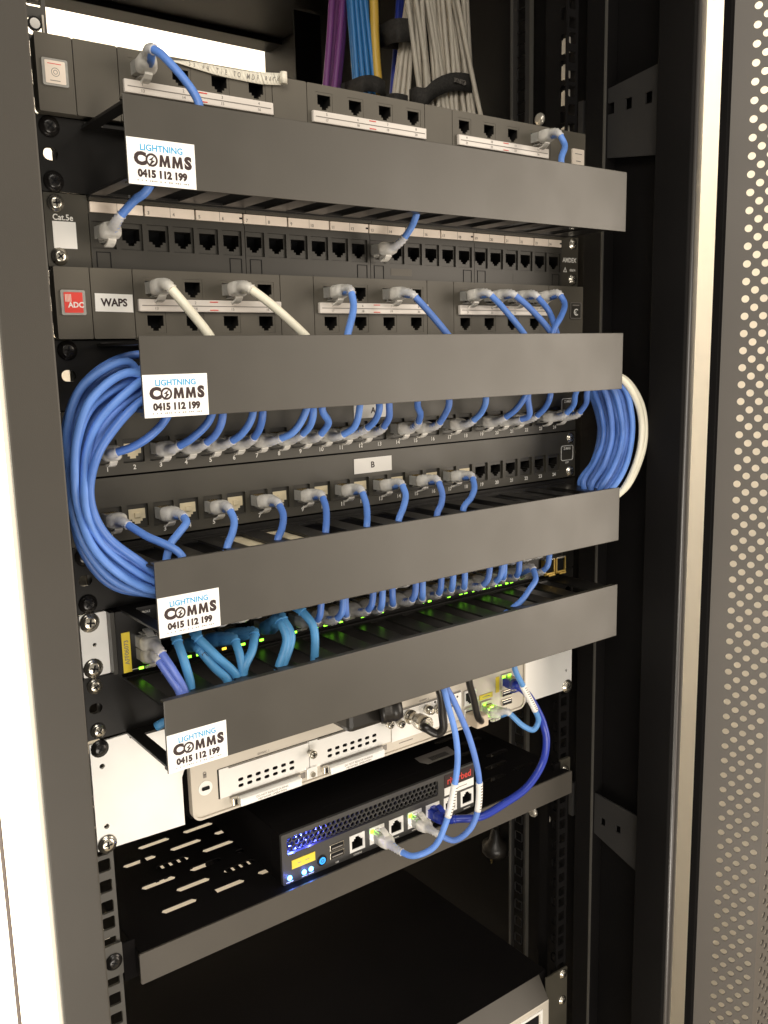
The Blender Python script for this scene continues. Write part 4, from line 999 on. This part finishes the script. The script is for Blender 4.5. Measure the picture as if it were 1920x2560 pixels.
pts = [V3(1272, 1781, -34), V3(1308.7, 1815, -42), V3(1334, 1824, -46), V3(1346, 1803, -48), V3(1337.7, 1775.5, -50), V3(1308.7, 1717.7, -54), V3(1285, 1660, -56), Vector((120, -48, -430))]
cable('patch_cable', 'pale blue cable with white wrap hooking from the green-lit plug of the router', 'patch cable', None, 'paleblue', pts, 2.6, [dict(P=Vector((120.6, -8, -514.6)))], wraps=((V3(1337, 1774, -50), V3(1307, 1714, -54)),))
pts = [Vector((31, -29, -497.6)), V3(1062, 1818, -44), V3(1093, 1834, -50), V3(1107, 1824, -54), V3(1106, 1785, -56), V3(1097, 1720, -58), Vector((10, -48, -432))]
cable('coaxial_cable', 'black coaxial cable on the large round metal socket of the router', 'cable', None, 'blackcable', pts, 3.5)
pts = [V3(1203, 1803, -22), V3(1194, 1790, -36), V3(1184, 1746.6, -44), V3(1172, 1690, -50), Vector((70, -46, -432))]
rc = cable('console_cable', 'black cable hanging from the lowest cover plate into the white port of the router', 'cable', None, 'blackcable', pts, 3.1)
b = MB(); b.box(-7, 7, -16, 0, -6, 5, 'tan', 1.5); inst('plug', b.mesh('plug'), rc, (101, -7, -515.5))
b = MB()
b.disc((0, 0, 0), (0, 0, -1), [(0, 4), (14, 8), (20, 16), (30, 16), (34, 13)], 'blackcable', 18); b.tube([Vector((0, 0, 0)), Vector((2, 5, 30)), Vector((10, 12, 90))], 3.5, 'blackcable')
pc = thing('power_cord', V3(1238, 2070, 150), 'black mains plug hanging under the right side of the shelf in the dark', 'power cord')
inst('plug_head', b.mesh('plug_head'), pc, V3(1238, 2070, 150))
b = MB(); b.box(-7, -5.4, -.8, .8, -44, -34, 'gold'); b.box(5.4, 7, -.8, .8, -44, -34, 'gold'); inst('pin', b.mesh('pin'), pc, V3(1238, 2070, 150))

# ---------------------------------------------------------------- trunk cables behind the top panel
def trunk(name, lab, grp, m, a, c, Y, r, wob=4, cat='trunk cable'):
    (u0, v0), (u1, v1) = a, c; pts = []
    for k in range(6):
        t = -.25+1.55*k/5
        w_ = math.sin(t*2.4+random.uniform(-.3, .3))*wob
        pts.append(V3(u0+(u1-u0)*t+w_*.4, v0+(v1-v0)*t, Y))
    t_ = thing(name, pts[0], lab, cat, grp); MB().tube(spline(pts, 6), r, m, 8).build('sheath', t_)
    return t_
PG = 'purple trunk cables at the top'; BG = 'bright blue trunk cables at the top'; GG = 'grey trunk cables at the top'
for k, (a, c, Y) in enumerate((((830, 0), (812, 230), 200), ((843, 0), (822, 232), 212), ((856, 0), (834, 233), 204), ((864, 0), (842, 235), 220))):
    trunk('trunk_cable', 'purple trunk cable in the bundle left of the bright blue cables', PG, 'purple', a, c, Y, 3.3)
for k in range(9):
    t = k/8; trunk('trunk_cable', 'bright blue trunk cable in the strapped bundle at the top', BG, 'trunkblue', (872+46*t, 0), (891+56*t, 250), 200+8*(k % 2), 2.7, 1.)
for k in range(4):
    t = k/3; trunk('trunk_cable', 'bright blue trunk cable in the strapped bundle at the top', BG, 'trunkblue', (878+34*t, 0), (896+44*t, 250), 192, 2.7, 1.)
trunk('trunk_cable', 'single yellow trunk cable beside the bright blue bundle', None, 'trunkyellow', (933, 0), (953, 253), 190, 4.6, -12)
for k, (a, c) in enumerate((((1004, 0), (984, 250)), ((997, 0), (978, 250)))):
    trunk('trunk_cable', 'dark navy trunk cable behind the narrow grey bundle', 'navy trunk cables at the top', 'navy', a, c, 215, 3.)
for k in range(6):
    t = k/5; trunk('trunk_cable', 'grey trunk cable in the narrow bundle with two short black straps', 'narrow bundle of grey trunk cables', 'trunkgrey', (1018+18*t, 0), (982+36*t, 255), 186-4*(k % 2), 2.5, 1)
for k in range(34):
    t = k/33; row_ = k % 3
    u0 = 1024+128*t+random.uniform(-16, 16); u1 = 1048+140*t+random.uniform(-4, 4)
    trunk('trunk_cable', 'grey trunk cable in the wide fanned bundle behind the top panel', GG, 'trunkgrey', (u0, 0), (u1, 285), 182-6*row_, 2.6, random.uniform(-5, 5))
trunk('trunk_cable', 'grey trunk cable hanging alone at the right of the wide bundle', None, 'trunkgrey', (1143, 0), (1205, 300), 160, 2.5, -4)
def strap(lab, pl, Y, h, th=2.5, text=None, sag=0, dep=14):
    """band in front of a bundle: pl = pixels of its middle line from left to right"""
    fr = [V3(u, v, Y-(0 if 0 < i < len(pl)-1 else -dep*.6)) for i, (u, v) in enumerate(pl)]
    pa_ = spline(fr, 6); back = [p+Vector((0, dep*1.8, 0)) for p in pa_[::-1]]
    t_ = thing('velcro_strap', fr[0], lab, 'strap'); b = MB(); k = b.mi('velcro'); lp = pa_+back; n = len(lp)
    vv = [[b.bm.verts.new(p+Vector((0, 0, dz))) for dz in (-h/2, h/2)] for p in lp]
    for i in range(n):
        j = (i+1) % n; f_ = b.bm.faces.new((vv[i][0], vv[j][0], vv[j][1], vv[i][1])); f_.material_index = k; f_.smooth = True
    if text:
        p = pa_[int(len(pa_)*.72)]; b.text(text, p.x, p.y-1.5, p.z+1, 6.5, 'inkgrey', .1, .05, T=Matrix.Translation((p.x, p.y-.8, p.z)) @ Matrix.Rotation(math.radians(10), 4, 'Z') @ Matrix.Rotation(math.pi/2, 4, 'X') @ Matrix.Rotation(math.pi, 4, 'Z'))
    o = b.build('band', t_); md = o.modifiers.new('s', 'SOLIDIFY'); md.thickness = .0012
    return t_
strap('black strap wrapped round the bright blue and yellow bundle', [(888, 216), (905, 210), (930, 208), (950, 214), (964, 224)], 170, 15)
strap('short black strap high on the narrow grey bundle', [(978, 78), (996, 75), (1015, 75), (1032, 78)], 168, 22)
strap('short black strap low on the narrow grey bundle', [(976, 252), (990, 251), (1004, 253), (1020, 257)], 166, 14)
strap('wide black strap with upside-down lettering round the fanned grey bundle', [(1042, 240), (1062, 243), (1088, 222), (1120, 207), (1152, 204), (1180, 209)], 162, 18, text='CLINX', dep=9)

# curled paper tape on the top edge
pt = thing('paper_tape', V3(420, 150, -4), 'curled white paper tape with printed capitals on the edge of the topmost panel', 'paper tape')
top_ = [(415, 148), (480, 152), (540, 162), (600, 172), (660, 181), (700, 183)]; bot_ = [(436, 154), (485, 170), (545, 188), (600, 200), (660, 211), (702, 213)]
b = MB(); k = b.mi('paper'); A_ = spline([V3(u, v, -9) for u, v in top_], 4); B_ = spline([V3(u, v, -11) for u, v in bot_], 4); n = min(len(A_), len(B_))
A_ = [A_[int(i*(len(A_)-1)/(n-1))] for i in range(n)]; B_ = [B_[int(i*(len(B_)-1)/(n-1))] for i in range(n)]
for i in range(n-1):
    f_ = b.bm.faces.new([b.bm.verts.new(q) for q in (A_[i], A_[i+1], B_[i+1], B_[i])]); f_.material_index = k; f_.smooth = True
# rolled end
c0 = V3(702, 196, -11); ring = []
for i in range(13):
    a = i/12*2*math.pi*.9; ring.append((c0+Vector((2.2*math.sin(a)+1, -2.2*(1-math.cos(a)), 0))))
for i in range(12):
    p, q = ring[i], ring[i+1]
    f_ = b.bm.faces.new([b.bm.verts.new(w_) for w_ in (p+Vector((0, 0, 3.6)), q+Vector((0, 0, 3.9)), q+Vector((0, 0, -4.1)), p+Vector((0, 0, -3.8)))]); f_.material_index = k; f_.smooth = True
o = b.build('strip', pt); md = o.modifiers.new('s', 'SOLIDIFY'); md.thickness = .0003
b = MB()
txt = '25 PR TIE TO MDF RACK'; n_ = len(txt)
for i, ch in enumerate(txt):
    if ch == ' ': continue
    t = .16+.82*i/(n_-1); j = min(int(t*(n-1)), n-2); a = A_[j]+(A_[j+1]-A_[j])*(t*(n-1)-j); c = B_[j]+(B_[j+1]-B_[j])*(t*(n-1)-j)
    p = a*.42+c*.58; s_ = (a-c).length*.6
    b.text(ch, 0, 0, 0, s_, 'inkgrey', .02, .02, T=Matrix.Translation(p+Vector((0, -.5, 0))) @ Matrix.Rotation(math.radians(6), 4, 'Y') @ Matrix.Rotation(math.pi/2, 4, 'X'), sx=.62)
b.build('printing', pt)
# cards lying under the slots of the third tray
cd = MB().box(-147, -92, -46, -8, -318.0, -317.6, 'beige').build('paper_card'); tag(cd, 'cream card lying under two slots of the tray below the B panel', 'card')
